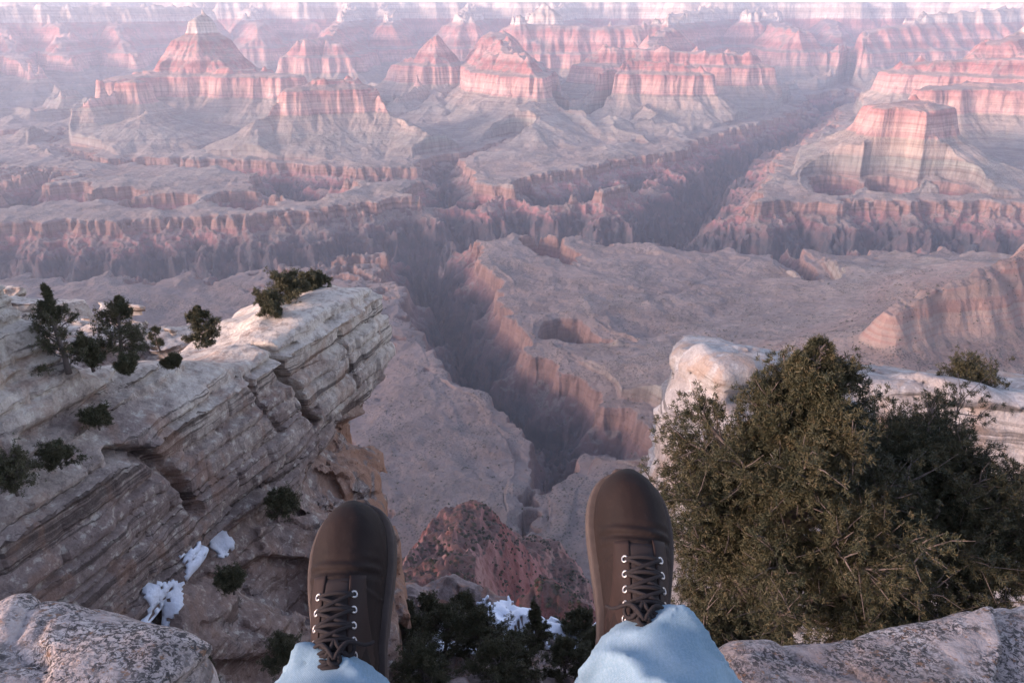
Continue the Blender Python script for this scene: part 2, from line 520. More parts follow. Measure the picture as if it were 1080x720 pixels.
def raw_field(x, y):
    far = sstep(5000, 9000, y)
    wx = fbm2(x / 900, y / 900, 2) * 100 + fbm2(x / 260 + 5, y / 260, 3) * 36
    wy = fbm2(x / 900 + 31, y / 900 + 7, 2) * 100 + fbm2(x / 260, y / 260 + 9, 3) * 36
    near = sstep(300, 1200, y)
    xw = x + wx * (.25 + .75 * near) * (1 + .5 * far); yw = y + wy * (.25 + .75 * near) * (1 + .5 * far)
    r = R_TONTO + fbm2(x / 1300 + 3, y / 1300, 3) * 170 + 0 * x
    r = r + sstep(5000, 8200, y) * ((1 - np.abs(fbm2(x / 1500 + 70, y / 1900 + 11, 4)) * 4.0) * 620 - 120)
    # plateau of the north rim with its bays
    rn = (yw - 15300) * 1.0 + fbm2(x / 2600, y / 2600, 4) * 2600
    r = np.maximum(r, np.minimum(rn, 300))
    # south rim, on which the viewer sits
    rs = 0 - (1.3 * (yw - 20) + np.abs(fbm2(x / 700 + 50, 0 * y, 3)) * 420 * sstep(60, 500, np.abs(x)))
    r = smax(r, rs, 40)
    xw = xw.astype(np.float32); yw = yw.astype(np.float32); r = r.astype(np.float32)
    for nodes, half, k in RIDGES:
        w = window(x, y, nodes, half + 1500 / k)
        if w != 'none': r[w] = smax(r[w], seg_field(xw[w], yw[w], nodes, True, half, k), 18)
    for nodes, k in GORGES:
        w = window(x, y, nodes, 2000 / k)
        if w != 'none': r[w] = smin(r[w], seg_field(xw[w], yw[w], nodes, False, 0, k), 40)
    return r

def erosion_oct(x, y, gx, gy, cell, seed):
    px = x / cell; py = y / cell
    ix = np.floor(px); iy = np.floor(py)
    va = np.zeros_like(px); sx = np.zeros_like(px); wt = np.zeros_like(px) + 1e-4
    for i in (-1, 0, 1):
        for j in (-1, 0, 1):
            cx = (ix + i).astype(np.int32); cy = (iy + j).astype(np.int32)
            h = _perm[_perm[(cx + seed) & 255] + (cy & 255)]
            ox = px - (cx + _rnd[h]); oy = py - (cy + _rnd[_perm[h + 7]])
            w = np.exp(-(ox * ox + oy * oy) * 2.2)
            m = (ox * gx + oy * gy) * (2 * np.pi) + _rnd[h] * 6.28
            va += np.cos(m) * w; sx += -np.sin(m) * w; wt += w
    return va / wt, sx / wt

def terrain_height(x, y):
    r = raw_field(x, y)
    return r

NA, az0, az1 = 1500, math.radians(-47), math.radians(47)
az = np.linspace(az0, az1, NA)
def logs(a, b, n): return np.exp(np.linspace(math.log(a), math.log(b), n, endpoint=False))
rad = np.concatenate([logs(70, 420, 60), logs(420, 1150, 260), logs(1150, 5600, 900), logs(5600, 9500, 420), logs(9500, 19000, 300), logs(19000, 60000, 12)])
RR, AA = np.meshgrid(rad, az, indexing='ij')
X = (RR * np.sin(AA)).astype(np.float32); Y = (RR * np.cos(AA)).astype(np.float32)
RAW = raw_field(X, Y).astype(np.float32)
# gradient of the raw field in world axes
dr = np.gradient(RAW, axis=0) / np.gradient(RR, axis=0)
da = np.gradient(RAW, axis=1) / (RR * (az[1] - az[0]))
def world_grad(A, B):
    return A * np.sin(AA) + B * np.cos(AA), A * np.cos(AA) - B * np.sin(AA)
gx, gy = world_grad(dr, da)
def blur(a, n):
    for _ in range(n):
        a = (np.roll(a, 1, 0) + np.roll(a, -1, 0) + 2 * a) / 4
        a = (np.roll(a, 1, 1) + np.roll(a, -1, 1) + 2 * a) / 4
    return a
gx = blur(gx, 6).astype(np.float32); gy = blur(gy, 6).astype(np.float32)
ero = np.zeros_like(RAW); amp = 36.0; cell = 330.0
rmask = sstep(.12, .6, np.hypot(gx, gy)) * sstep(700, 1700, Y) * (1 - .95 * sstep(450, 650, X) * sstep(3000, 2500, Y))
hx, hy = gx, gy
for o in range(5):
    L = np.hypot(hx, hy) + .15
    px_, py_ = (-hy / L), (hx / L)
    v, s_ = erosion_oct(X, Y, px_ * 1.0, py_ * 1.0, cell, o * 19)
    ero += v * amp
    hx = hx + s_ * px_ * amp / cell * 6.28 * .35; hy = hy + s_ * py_ * amp / cell * 6.28 * .35
    amp *= .47; cell *= .5
gorge_zone = sstep(R_TONTO + 60, R_TONTO - 90, RAW)
CRAG = gorge_zone * ((.25 - np.abs(fbm2(X / 150 + 21, Y / 150, 4))) * 170 + fbm2(X / 45, Y / 45 + 5, 3) * 26)
RAW2 = RAW + CRAG + ero * rmask * (1 + .5 * sstep(6000, 9000, Y)) + fbm2(X / 60, Y / 60, 3) * 8
SS = S_of(RAW2)
# small ledges inside the units and relief on the platforms
soft = S_of(RAW2 - 14) * .25 + S_of(RAW2 + 14) * .25 + SS * .5
Z = soft + DIP * Y
qm = sstep(520, 700, X) * sstep(2900, 2500, Y) * sstep(900, 1200, Y)
soft_q = np.interp(RAW2, [float(R_of(-905)) , float(R_of(-800)) - 60, float(R_of(-780)) + 40, float(R_of(-600)) + 60], [-905, -815, -770, -575])
soft_q = soft_q + 13 * np.sin(soft_q / 34.0 * 6.28 + fbm2(X / 300, Y / 300, 2) * 2) * sstep(-900, -800, soft_q)
soft_q = np.where(RAW2 > float(R_of(-600)) + 60, soft_q + (RAW2 - float(R_of(-600)) - 60) * .5, soft_q)
soft = soft + (np.where(RAW2 > float(R_of(-905)), soft_q, soft) - soft) * qm
plat = np.exp(-((soft + 1014) / 14.0) ** 2)
Z = Z + plat * (fbm2(X / 620 + 8, Y / 620, 4) * 46 + np.minimum(fbm2(X / 170, Y / 170 + 3, 4), .1) * 22 + ero * .16)
schist = sstep(-1090, -1200, soft)
rid = 1 - np.abs(fbm2(X / 120, Y / 120 + 40, 4)) * 2.2
rid2 = 1 - np.abs(fbm2(X / 48 + 9, Y / 48, 3)) * 2.4
Z = Z + schist * (rid2 - .5) * 16 * sstep(-1500, -1400, soft)
Z = Z + schist * (rid - .5) * 56 * sstep(-1500, -1400, soft)
Z = Z + schist * ero * 1.3 * sstep(-1500, -1430, soft)
Z = Z + fbm2(X / 38, Y / 38, 3) * 3.2
nearr = sstep(1100, 700, Y)
Z = Z + nearr * (fbm2(X / 42 + 3, Y / 42, 4) * 20 + (np.abs(fbm2(X / 16, Y / 16, 3))) * 9)
Z = Z - sstep(19000, 40000, RR) * 3000
V = np.stack([X, Y, Z], -1).reshape(-1, 3)
nr = len(rad)
ii, jj = np.meshgrid(np.arange(nr - 1), np.arange(NA - 1), indexing='ij')
a0 = (ii * NA + jj).ravel()
F = np.stack([a0, a0 + 1, a0 + NA + 1, a0 + NA], 1)[:, ::-1]

def terrain_mat():
    k = NT('canyon_rock')
    pos = k.n('ShaderNodeNewGeometry')
    P = pos.outputs['Position']; Nn = pos.outputs['Normal']
    xyz = k.sep(P)
    S = k.math('MULTIPLY_ADD', xyz[1], -DIP, xyz[2])
    wob = k.noise(1 / 220.0, 4, .6, P)
    S = k.math('ADD', S, k.math('MULTIPLY', k.math('SUBTRACT', wob, .5), 26.0))
    t = k.rng(S, -1560, 60, 0, 1, smooth=False)
    def p(s): return (s + 1560) / 1620.0
    cream = (.46, .36, .29); pale = (.50, .42, .35); red = (.40, .18, .15); pink = (.44, .25, .21); dred = (.27, .10, .085)
    tan = (.30, .235, .19); green = (.235, .225, .185); brown = (.25, .155, .125); schc = (.105, .09, .095); hak = (.38, .15, .14)
    stops = [(0.0, schc), (p(-1200), schc), (p(-1170), (.20, .11, .10)), (p(-1140), hak), (p(-1080), (.27, .15, .135)), (p(-1076), brown), (p(-1026), brown), (p(-1018), (.215, .17, .15)),
             (p(-1000), (.24, .20, .17)), (p(-905), green), (p(-895), tan), (p(-850), (.36, .27, .21)), (p(-790), (.33, .25, .19)), (p(-779), pink), (p(-720), (.48, .31, .25)),
             (p(-625), red), (p(-612), (.36, .22, .17)), (p(-590), red), (p(-520), dred), (p(-470), pink), (p(-400), red), (p(-345), dred), (p(-300), (.33, .13, .11)),
             (p(-272), (.40, .24, .19)), (p(-268), pale), (p(-175), cream), (p(-165), (.33, .27, .22)), (p(-95), (.36, .29, .23)), (p(-85), pale), (p(0), (.42, .36, .30)), (1.0, (.09, .10, .07))]
    rock = k.ramp(t, stops)
    # thin beds
    bedv = k.mapping((1 / 900.0, 1 / 900.0, 1 / 13.0), P)
    bed = k.noise(1.0, 5, .65, bedv)
    rock = k.mix(1.0, rock, k.ramp(bed, [(.33, (.68, .56, .54)), (.5, 1.0), (.67, (1.17, 1.24, 1.27))]), 'MULTIPLY')
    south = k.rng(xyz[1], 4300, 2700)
    qz = k.math('MULTIPLY', k.math('MULTIPLY', k.rng(xyz[0], 450, 650), k.rng(xyz[1], 2900, 2500)), k.rng(S, -960, -880))
    rock = k.mix(k.math('MULTIPLY', qz, .7), rock, k.mix(k.rng(k.noise(1.0, 3, .5, k.mapping((1 / 900.0, 1 / 900.0, 1 / 15.0), P)), .44, .58), (.34, .265, .21), (.31, .185, .145)))
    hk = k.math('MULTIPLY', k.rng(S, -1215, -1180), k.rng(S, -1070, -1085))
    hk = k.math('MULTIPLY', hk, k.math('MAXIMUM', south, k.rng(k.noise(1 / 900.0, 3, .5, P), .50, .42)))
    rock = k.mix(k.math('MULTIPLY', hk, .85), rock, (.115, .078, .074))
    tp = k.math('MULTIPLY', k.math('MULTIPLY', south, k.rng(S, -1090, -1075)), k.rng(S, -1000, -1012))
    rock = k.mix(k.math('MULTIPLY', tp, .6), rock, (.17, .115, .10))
    # vertical streaks on cliffs
    cz = k.noise(1 / 320.0, 4, .6, P)
    rock = k.mix(1.0, rock, k.ramp(cz, [(.35, (.84, .78, .78)), (.65, (1.12, 1.1, 1.08))]), 'MULTIPLY')
    stv = k.mapping((1 / 26.0, 1 / 26.0, 1 / 260.0), P)
    st = k.noise(1.0, 5, .6, stv)
    # slope dependent scree and scrub
    nz = k.sep(Nn)[2]
    steep = k.rng(nz, .84, .62)
    rock = k.mix(k.math('MULTIPLY', steep, k.math('MULTIPLY', k.rng(xyz[1], 500, 1100, .25, .85), k.math('SUBTRACT', 1.0, k.math('MULTIPLY', qz, .8)))), rock, k.mix(1.0, rock, k.ramp(st, [(.32, .58), (.5, 1.0), (.68, 1.28)]), 'MULTIPLY'))
    scree_a = k.mix(.62, rock, k.mix(south, (.27, .22, .18), (.215, .17, .15)))
    scree_a = k.mix(k.math('MULTIPLY', k.math('MULTIPLY', south, k.rng(S, -880, -960)), .6), scree_a, (.19, .148, .13))
    cl = k.noise(1 / 95.0, 6, .62, P)
    scree_a = k.mix(k.math('MULTIPLY', k.rng(xyz[1], 1100, 900), .8), scree_a, (.155, .080, .065))
    scree = k.mix(1.0, scree_a, k.ramp(cl, [(.3, .76), (.5, 1.0), (.72, 1.22)]), 'MULTIPLY')
    scree = k.mix(.32, scree, k.mix(1.0, scree, k.ramp(bed, [(.36, .60), (.5, 1.0), (.64, 1.3)]), 'MULTIPLY'))
    col_ = k.mix(steep, scree, rock)
    # pink granite seams through the dark schist
    gr = k.noise(1 / 150.0, 5, .6, k.mapping((1, 1, .25), P), dist=1.2)
    seam = k.math('MULTIPLY', k.ramp(gr, [(.50, 0), (.56, 1), (.62, .1)]), k.rng(S, -1110, -1180))
    col_ = k.mix(k.math('MULTIPLY', seam, .35), col_, (.19, .12, .11))
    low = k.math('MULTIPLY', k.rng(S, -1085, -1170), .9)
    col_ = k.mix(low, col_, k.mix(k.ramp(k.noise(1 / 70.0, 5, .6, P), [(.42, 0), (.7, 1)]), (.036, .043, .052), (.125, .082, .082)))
    # scattered scrub
    sp = k.voro(1 / 7.0, P)
    dens = k.noise(1 / 180.0, 3, .5, P)
    dot = k.math('MULTIPLY', k.rng(sp, .42, .26), k.math('MAXIMUM', k.rng(dens, .44, .60), k.rng(xyz[1], 1000, 800)))
    dot = k.math('MULTIPLY', dot, k.rng(nz, .6, .8))
    col_ = k.mix(k.math('MULTIPLY', dot, .75), col_, (.060, .060, .042))
    dot2 = k.math('MULTIPLY', k.rng(k.voro(1 / 17.0, P), .36, .2), k.math('MULTIPLY', k.rng(k.noise(1 / 400.0, 4, .6, P), .42, .58), k.rng(nz, .7, .85)))
    col_ = k.mix(k.math('MULTIPLY', dot2, .5), col_, (.07, .065, .05))
    b = k.bump(k.noise(1 / 34.0, 9, .70, P), 1.0, 15.0)
    b = k.bump(st, .6, 12.0, b)
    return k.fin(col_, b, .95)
terr = np_mesh('terrain', V, F, terrain_mat())
tag(terr, 'vast layered canyon of pink buttes, cliffs and dark gorges', None, None, 'structure')
del V, F

# river in the bottom of the gorge
k = NT('river_water'); k.b.inputs['Specular IOR Level'].default_value = .5
m_water = k.fin((.10, .10, .085), k.bump(k.noise(1 / 12.0, 3, .5), .3, .5), .12)
rv = [g for g in GORGES[0][0]]
mb = MB(); pts = np.array(rv)[:, :2]
vv = []; ff = []
tt = np.linspace(0, len(pts) - 1, 120)
cx = np.interp(tt, range(len(pts)), pts[:, 0]); cy = np.interp(tt, range(len(pts)), pts[:, 1])
dx, dy = np.gradient(cx), np.gradient(cy); L = np.hypot(dx, dy)
for i in range(120):
    for s in (-190, 190):
        vv.append((cx[i] - dy[i] / L[i] * s, cy[i] + dx[i] / L[i] * s, -1410))
for i in range(119): ff.append((2 * i, 2 * i + 1, 2 * i + 3, 2 * i + 2))
river = np_mesh('river', np.array(vv), np.array(ff)[:, ::-1], m_water)
tag(river, 'narrow pale river at the bottom of the inner gorge', None, None, 'structure')

# low bushes dotted over the spur below the viewpoint
def ground_z(x, y):
    r = np.hypot(x, y); a = np.arctan2(x, y)
    i = np.clip(np.searchsorted(rad, r) - 1, 0, len(rad) - 2); j = np.clip(((a - az0) / (az[1] - az[0])).astype(int), 0, NA - 2)
    u = (r - rad[i]) / (rad[i + 1] - rad[i]); v = (a - az[j]) / (az[1] - az[0])
    return (Z[i, j] * (1 - u) + Z[i + 1, j] * u) * (1 - v) + (Z[i, j + 1] * (1 - u) + Z[i + 1, j + 1] * u) * v
_rg = np.random.RandomState(4)
def scatter(n, x0, x1, y0, y1, dens, hmin, hmax, leaves):
    x = _rg.uniform(x0, x1, n); y = _rg.uniform(y0, y1, n)
    keep = (fbm2(x / 60, y / 60 + 9, 3) > dens); x, y = x[keep], y[keep]
    z = ground_z(x, y); s = _rg.uniform(hmin, hmax, len(x))
    d = _rg.normal(size=(len(x), leaves, 3)); d /= np.linalg.norm(d, axis=2)[..., None]; d[..., 2] = np.abs(d[..., 2]) * .8
    c = np.stack([x, y, z], 1)[:, None] + d * s[:, None, None] * _rg.uniform(.5, 1, (len(x), leaves, 1))
    a = _rg.normal(size=c.shape); b = np.cross(a, d); b /= np.linalg.norm(b, axis=2)[..., None]; a = np.cross(b, d)
    a /= np.linalg.norm(a, axis=2)[..., None]; q = s[:, None, None] * .42
    V_ = np.stack([c - a * q, c + b * q, c + a * q, c - b * q], 2).reshape(-1, 3)
    return V_, np.arange(len(V_)).reshape(-1, 4)
_v1, _f1 = scatter(5200, -190, 200, 300, 900, -.10, .9, 2.4, 22)
_v2, _f2 = scatter(9000, -900, 1500, 1150, 3000, .02, 1.6, 3.6, 10)
k = NT('scrub_leaves')
m_scrub = k.fin(k.mix(k.noise(.1, 3, .6, k.n('ShaderNodeNewGeometry').outputs['Position']), (.045, .048, .030), (.085, .075, .045)), None, .9)
sc = np_mesh('scrub', np.vstack([_v1, _v2]), np.vstack([_f1, _f2 + len(_v1)]), m_scrub, smooth=False)
tag(sc, 'low bushes dotted over the canyon slopes and platforms', None, None, 'stuff')
# ------------------------------------------------------------------ the rim plateau behind the viewer
xs = np.concatenate([np.linspace(-26000, -3000, 70), np.linspace(-2900, 2900, 120), np.linspace(3000, 14000, 40)])
edge = -45 - 380 * np.abs(fbm2(xs / 2600 + 4, xs * 0, 4)) * sstep(150, 1500, np.abs(xs)) + .028 * np.minimum(xs + 400, 0)
edge = np.where(np.abs(xs) < 150, -9.0, edge)
rows = [(0, -1250), (0, -300), (-25, -60), (-30, -8), (-42, 0), (-62, 2), (-140, 5), (-600, 14), (-4000, 60), (-16000, 90)]
vv = [];
for dy, z in rows:
    for xv, e in zip(xs, edge):
        zz = z + (2.5 * float(noise2(xv / 120, dy / 80)) if dy < -40 else 0) - 1.6
        vv.append((xv, e + dy * (1.0 if abs(xv) > 150 else .35), zz))
ff = []
n = len(xs)
for i in range(len(rows) - 1):
    for j in range(n - 1): ff.append((i * n + j, i * n + j + 1, (i + 1) * n + j + 1, (i + 1) * n + j))
k = NT('rim_ground'); _P = k.n('ShaderNodeNewGeometry').outputs['Position']
_m = k.fin(k.mix(k.rng(k.noise(.08, 6, .65, _P), .42, .55), (.30, .25, .20), (.06, .065, .04)), None, .95)
rim = np_mesh('rim_plateau', np.array(vv), np.array(ff), _m)
tag(rim, 'wooded rim plateau behind the viewer', None, None, 'structure')
# ------------------------------------------------------------------ rock materials
def limestone_mat(name, light, dark, orange, bed_scale, fine, z_light=None, lichen=0.0, orange_z=None, dark_amt=1.0, ledge=None, scale=1.0):
    k = NT(name)
    g = k.n('ShaderNodeNewGeometry'); P = g.outputs['Position']; Nn = g.outputs['Normal']
    xyz = k.sep(P); nz = k.sep(Nn)[2]
    n1 = k.noise(.35 * scale, 6, .6, P); n2 = k.noise(2.2 * scale, 7, .65, P); n3 = k.noise(11 * scale, 6, .7, P)
    c = k.mix(k.ramp(n1, [(.35, 0), (.65, 1)]), light, dark)
    if z_light:                                   # paler rock in the uppermost beds; below, darker rock with shade painted in
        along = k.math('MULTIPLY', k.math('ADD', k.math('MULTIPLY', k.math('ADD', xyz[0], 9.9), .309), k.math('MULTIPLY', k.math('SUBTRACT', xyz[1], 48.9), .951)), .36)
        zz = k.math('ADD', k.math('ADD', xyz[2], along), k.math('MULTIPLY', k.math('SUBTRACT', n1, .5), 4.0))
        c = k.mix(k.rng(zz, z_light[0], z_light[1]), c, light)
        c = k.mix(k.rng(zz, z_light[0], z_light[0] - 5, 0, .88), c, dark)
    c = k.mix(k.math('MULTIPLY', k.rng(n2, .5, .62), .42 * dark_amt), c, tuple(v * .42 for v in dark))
    c = k.mix(k.math('MULTIPLY', k.rng(n2, .46, .36), .45), c, tuple(min(v * 1.35, .75) for v in light))
    # thin bed lines
    wob = k.math('MULTIPLY', k.math('SUBTRACT', k.noise(.5 * scale, 3, .5, P), .5), .5)
    bz = k.math('MULTIPLY', k.math('ADD', xyz[2], wob), bed_scale)
    comb = k.n('ShaderNodeCombineXYZ'); k.link(bz, comb.inputs[2])
    k.link(k.math('MULTIPLY', xyz[0], .05), comb.inputs[0]); k.link(k.math('MULTIPLY', xyz[1], .05), comb.inputs[1])
    bl = k.noise(1.0, 4, .7, comb.outputs[0])
    flat = k.rng(nz, .75, .4)
    c = k.mix(k.math('MULTIPLY', flat, k.rng(bl, .52, .58, 0, .8)), c, tuple(v * .3 for v in dark))
    # iron stain
    on = k.noise(.6 * scale, 5, .6, k.mapping((1, 1, .55), P, loc=(3, 1, 7)), dist=.6)
    of = k.rng(on, .52, .64)
    if orange_z:
        of = k.math('MAXIMUM', k.math('MULTIPLY', of, .35), k.math('MULTIPLY', k.math('MULTIPLY', k.rng(xyz[2], orange_z[0], orange_z[1]), k.rng(on, .40, .5)), k.rng(k.math('ADD', xyz[1], k.math('MULTIPLY', xyz[0], .8)), 26, 38, .25, 1)))
    else:
        of = k.math('MULTIPLY', of, .55)
    c = k.mix(of, c, orange)
    if lichen:
        l1 = k.noise(34 * scale, 8, .75, P, dist=.8); l2 = k.noise(3.0 * scale, 4, .6, P)
        lf = k.math('MULTIPLY', k.rng(l1, .46, .53), k.rng(l2, .34, .54))
        c = k.mix(k.math('MULTIPLY', lf, lichen), c, (.055, .048, .045))
        l3 = k.noise(19 * scale, 6, .7, k.mapping((1, 1, 1), P, loc=(9, 4, 2)))
        c = k.mix(k.math('MULTIPLY', k.rng(l3, .57, .65), .8), c, (.30, .16, .09))
        c = k.mix(k.math('MULTIPLY', k.rng(l3, .40, .33), .6), c, (.52, .47, .42))
    c = k.mix(k.ramp(n3, [(.3, .5), (.7, 0)]), c, k.mix(1.0, c, (.45, .42, .42), 'MULTIPLY'))
    b = k.bump(n1, .4, .5 / scale); b = k.bump(n2, .7, .16 / scale, b); b = k.bump(n3, .7, .04 / scale, b); b = k.bump(bl, .6, .16 / scale, b)
    if fine: b = k.bump(k.noise(60 * scale, 5, .7, P), .6, .006 / scale, b)
    return k.fin(c, b, .92)

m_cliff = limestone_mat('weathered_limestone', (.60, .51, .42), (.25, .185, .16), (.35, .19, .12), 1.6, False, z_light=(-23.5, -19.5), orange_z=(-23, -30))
m_outcrop = limestone_mat('pale_limestone', (.50, .46, .42), (.34, .29, .26), (.40, .27, .19), 1.2, False, dark_amt=.7)
m_ledge = limestone_mat('lichen_limestone', (.58, .50, .45), (.38, .30, .27), (.38, .20, .11), 6.0, True, lichen=.95, scale=2.2)
m_slope = limestone_mat('slope_rock', (.34, .26, .23), (.20, .15, .135), (.34, .15, .085), .9, False, dark_amt=1.0)

# ------------------------------------------------------------------ limestone promontory on the left
WA = math.radians(18.0)
N0 = np.array([-9.9, 48.9])                              # foot of the nose in plan
WD = np.array([math.sin(WA), math.cos(WA)])              # along the wall, away from the viewer
WN = np.array([math.cos(WA), -math.sin(WA)])             # out of the wall, towards the viewer's side
def wall_point(px, py, out=0.0):
    d = np.array(ray(px, py)); n = np.array([WN[0], WN[1], 0])
    t = (np.dot(np.array([N0[0], N0[1], 0]), n) + out) / np.dot(d, n)
    return d * t
def wall_s(p): return float(-((p[0] - N0[0]) * WD[0] + (p[1] - N0[1]) * WD[1]))
_top = [(386, 300), (352, 305), (330, 318), (300, 330), (262, 345), (228, 360), (190, 362), (150, 362), (110, 372), (84, 376), (60, 352), (30, 315), (0, 290), (-40, 282), (-120, 300)]
_tp = [wall_point(q[0], q[1], -1.8) for q in _top]
def _dz(q): return -.9 if 60 < q[0] < 270 else (2.0 if q[0] <= 30 else 0.0)
TOP_S = np.array([-2.0] + [wall_s(p) for p in _tp] + [70.0]); TOP_Z = np.array([float(_tp[0][2]) - .4] + [float(p[2]) + _dz(q) for p, q in zip(_tp, _top)] + [float(_tp[-1][2]) + 2])
LEDGE_Z = -16.5
_bd = np.cumsum(np.concatenate([[0], .25 + 1.15 * _rs.rand(90) ** 1.6]))   # bed tops, measured downwards
_bp = _rs.rand(91)
def beds(z, warp):
    """per-bed protrusion and a notch at every bed boundary"""
    q = -(z + 5.0) + warp
    i = np.clip(np.searchsorted(_bd, q), 1, len(_bd) - 1)
    lo, hi = _bd[i - 1], _bd[i]
    e = np.minimum(q - lo, hi - q)
    notch = np.clip(1 - e / .13, 0, 1)
    return i, _bp[i], notch, e

def crack(s, z, pts, width):
    """distance to a polyline drawn on the wall in (s, z)"""
    best = np.full(s.shape, 99.0)
    for (s0, z0), (s1, z1) in zip(pts[:-1], pts[1:]):
        dx, dz = s1 - s0, z1 - z0
        t = np.clip(((s - s0) * dx + (z - z0) * dz) / (dx * dx + dz * dz), 0, 1)
        best = np.minimum(best, np.hypot(s - s0 - t * dx, z - z0 - t * dz))
    return np.clip(1 - best / width, 0, 1)
def wp(l): return [(wall_s(wall_point(*q)), float(wall_point(*q)[2])) for q in l]
CR1 = wp([(294, 365), (300, 388), (312, 410), (318, 432), (330, 446)])
CR2 = wp([(120, 480), (150, 478), (172, 492), (190, 510), (206, 540)])
CR3 = wp([(358, 350), (366, 385), (372, 410)])
CR4 = wp([(262, 398), (276, 430), (292, 455)])
CR5 = wp([(200, 372), (150, 420), (60, 470)])

def cliff_sdf(P):
    x, y, z = P[:, 0], P[:, 1], P[:, 2]
    rx, ry = x - N0[0], y - N0[1]
    s = -(rx * WD[0] + ry * WD[1]); n = rx * WN[0] + ry * WN[1]
    big = fbm3(P / 7.0, 3); med = fbm3(P / 2.2 + 5, 3)
    zt = np.interp(s, TOP_S, TOP_Z)
    i, bp, notch, e = beds(z, big * .35 + s * .015)
    face = (bp - .5) * .62 + big * .85 + med * .14 - notch * .42
    jx = np.floor(s / 2.6 + bp * 7); jf = np.abs((s / 2.6 + bp * 7) - jx - .5) * 2      # joints cutting single beds
    face = face + (hash1(jx, 3) - .5) * .30 - np.clip((jf - .93) / .07, 0, 1) * .22
    up = sstep(LEDGE_Z - .35, LEDGE_Z + .35, z)
    face = face - up * (1.0 + .28 * (z - LEDGE_Z)) * sstep(1.0, 5.0, s)                # upper beds set back above the dusty ledge
    face = face - sstep(-24.6, -26.2, z + big * 1.2) * (1.8 + 1.2 * sstep(6, 0, s))       # undercut below the massive beds
    face = face + 0.10 * np.clip(-21 - z, 0, 12) * sstep(3, 12, s)
    face = face - crack(s, z, CR1, .34) * 1.6 - crack(s, z, CR2, .42) * 1.1 - crack(s, z, CR3, .18) * .6 - crack(s, z, CR4, .15) * .6 - crack(s, z, CR5, .5) * .8
    f1 = n - face
    nose = (bp - .5) * .9 + med * .25 + big * .8 - notch * .3 + 1.2 * sstep(-17, -25, z) - .4 * sstep(-26.0, -27.5, z + big)
    nose = nose + .7 * np.exp(-((z + 26.2) / 1.0) ** 2)
    # the nose is cut obliquely, so its end face turns away behind
    f2 = -s - nose - 2.7 + .35 * np.clip(-n, 0, 9)
    back = -(n + 9.5 + big * 2 - .12 * s + .3 * np.clip(z + 20, -30, 0))
    topz = z - (zt + med * .35 + big * .4 + (bp - .5) * .2 - .35 * np.clip(-n - 3, 0, 9))
    f = smax(smax(f1, f2, .5), smax(topz, back, .6), .5)
    # blocky foot of the wall: tumbled, iron stained ledges
    q1 = (s * .80 + z * .60); q2 = (-s * .60 + z * .80)
    d1, d2, rid = voro3(np.stack([q1 / 5.5, n / 3.0, q2 / 2.2], 1), 3)
    e1, e2, rid2 = voro3(np.stack([q1 / 2.0, n / 1.3, q2 / .8], 1), 11)
    zf = -28.0 - np.clip(n, -6, 40) * 1.15 - .16 * np.clip(14 - s, 0, 14) + big * 2.0
    f3 = z - zf - rid * 2.6 - rid2 * .7 + med * .4
    f3 = smax(f3, -(s + .2 + nose * .4 + (rid - .5) * 1.8 - .05 * np.clip(n - 1, 0, 12) - .13 * np.clip(-29 - z, 0, 30)), .4)
    f3 = smax(f3, (x + .205 * y - .8 + med * .5 + (rid - .5) * 1.2) * .97, .5)
    f3 = smax(f3, n - 11 - big * 2, .6)
    f = smin(f, f3 * .8, .3)
    return f * .8
lo = (-34, 8, -58); hi = (-2, 66, -4)
def vis_cut(f, keep):
    return f
V, F = isosurface(lambda P: np.maximum(cliff_sdf(P), np.maximum(-56 - P[:, 2], np.maximum(P[:, 1] - 64, 10 - P[:, 1]))), lo, hi, 1.6, 3, slack=1.0, pad=.1)
n3_ = fbm3(V / .8, 3)
V = V + n3_[:, None] * np.array([.10, -.03, .05])
CLIFF_V, CLIFF_F = V, F
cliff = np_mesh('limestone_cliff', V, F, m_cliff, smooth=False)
tag(cliff, 'tall layered grey limestone cliff with overhanging tip left of the boots', 'cliff')

# ------------------------------------------------------------------ pale outcrop on the right, behind the pinyon
def rbox(P, c, r, rot, rad):
    q = P - np.array(c)
    cz, sz_ = math.cos(rot[2]), math.sin(rot[2])
    q = np.stack([q[:, 0] * cz + q[:, 1] * sz_, -q[:, 0] * sz_ + q[:, 1] * cz, q[:, 2]], 1)
    cy, sy = math.cos(rot[1]), math.sin(rot[1])
    q = np.stack([q[:, 0] * cy - q[:, 2] * sy, q[:, 1], q[:, 0] * sy + q[:, 2] * cy], 1)
    cx_, sx_ = math.cos(rot[0]), math.sin(rot[0])
    q = np.stack([q[:, 0], q[:, 1] * cx_ + q[:, 2] * sx_, -q[:, 1] * sx_ + q[:, 2] * cx_], 1)
    d = np.abs(q) - (np.array(r) - rad)
    return np.linalg.norm(np.maximum(d, 0), axis=1) + np.minimum(d.max(1), 0) - rad
_c1 = np.array(at_dist(766, 372, 25.0)); _c1b = np.array(at_dist(735, 440, 24.0))
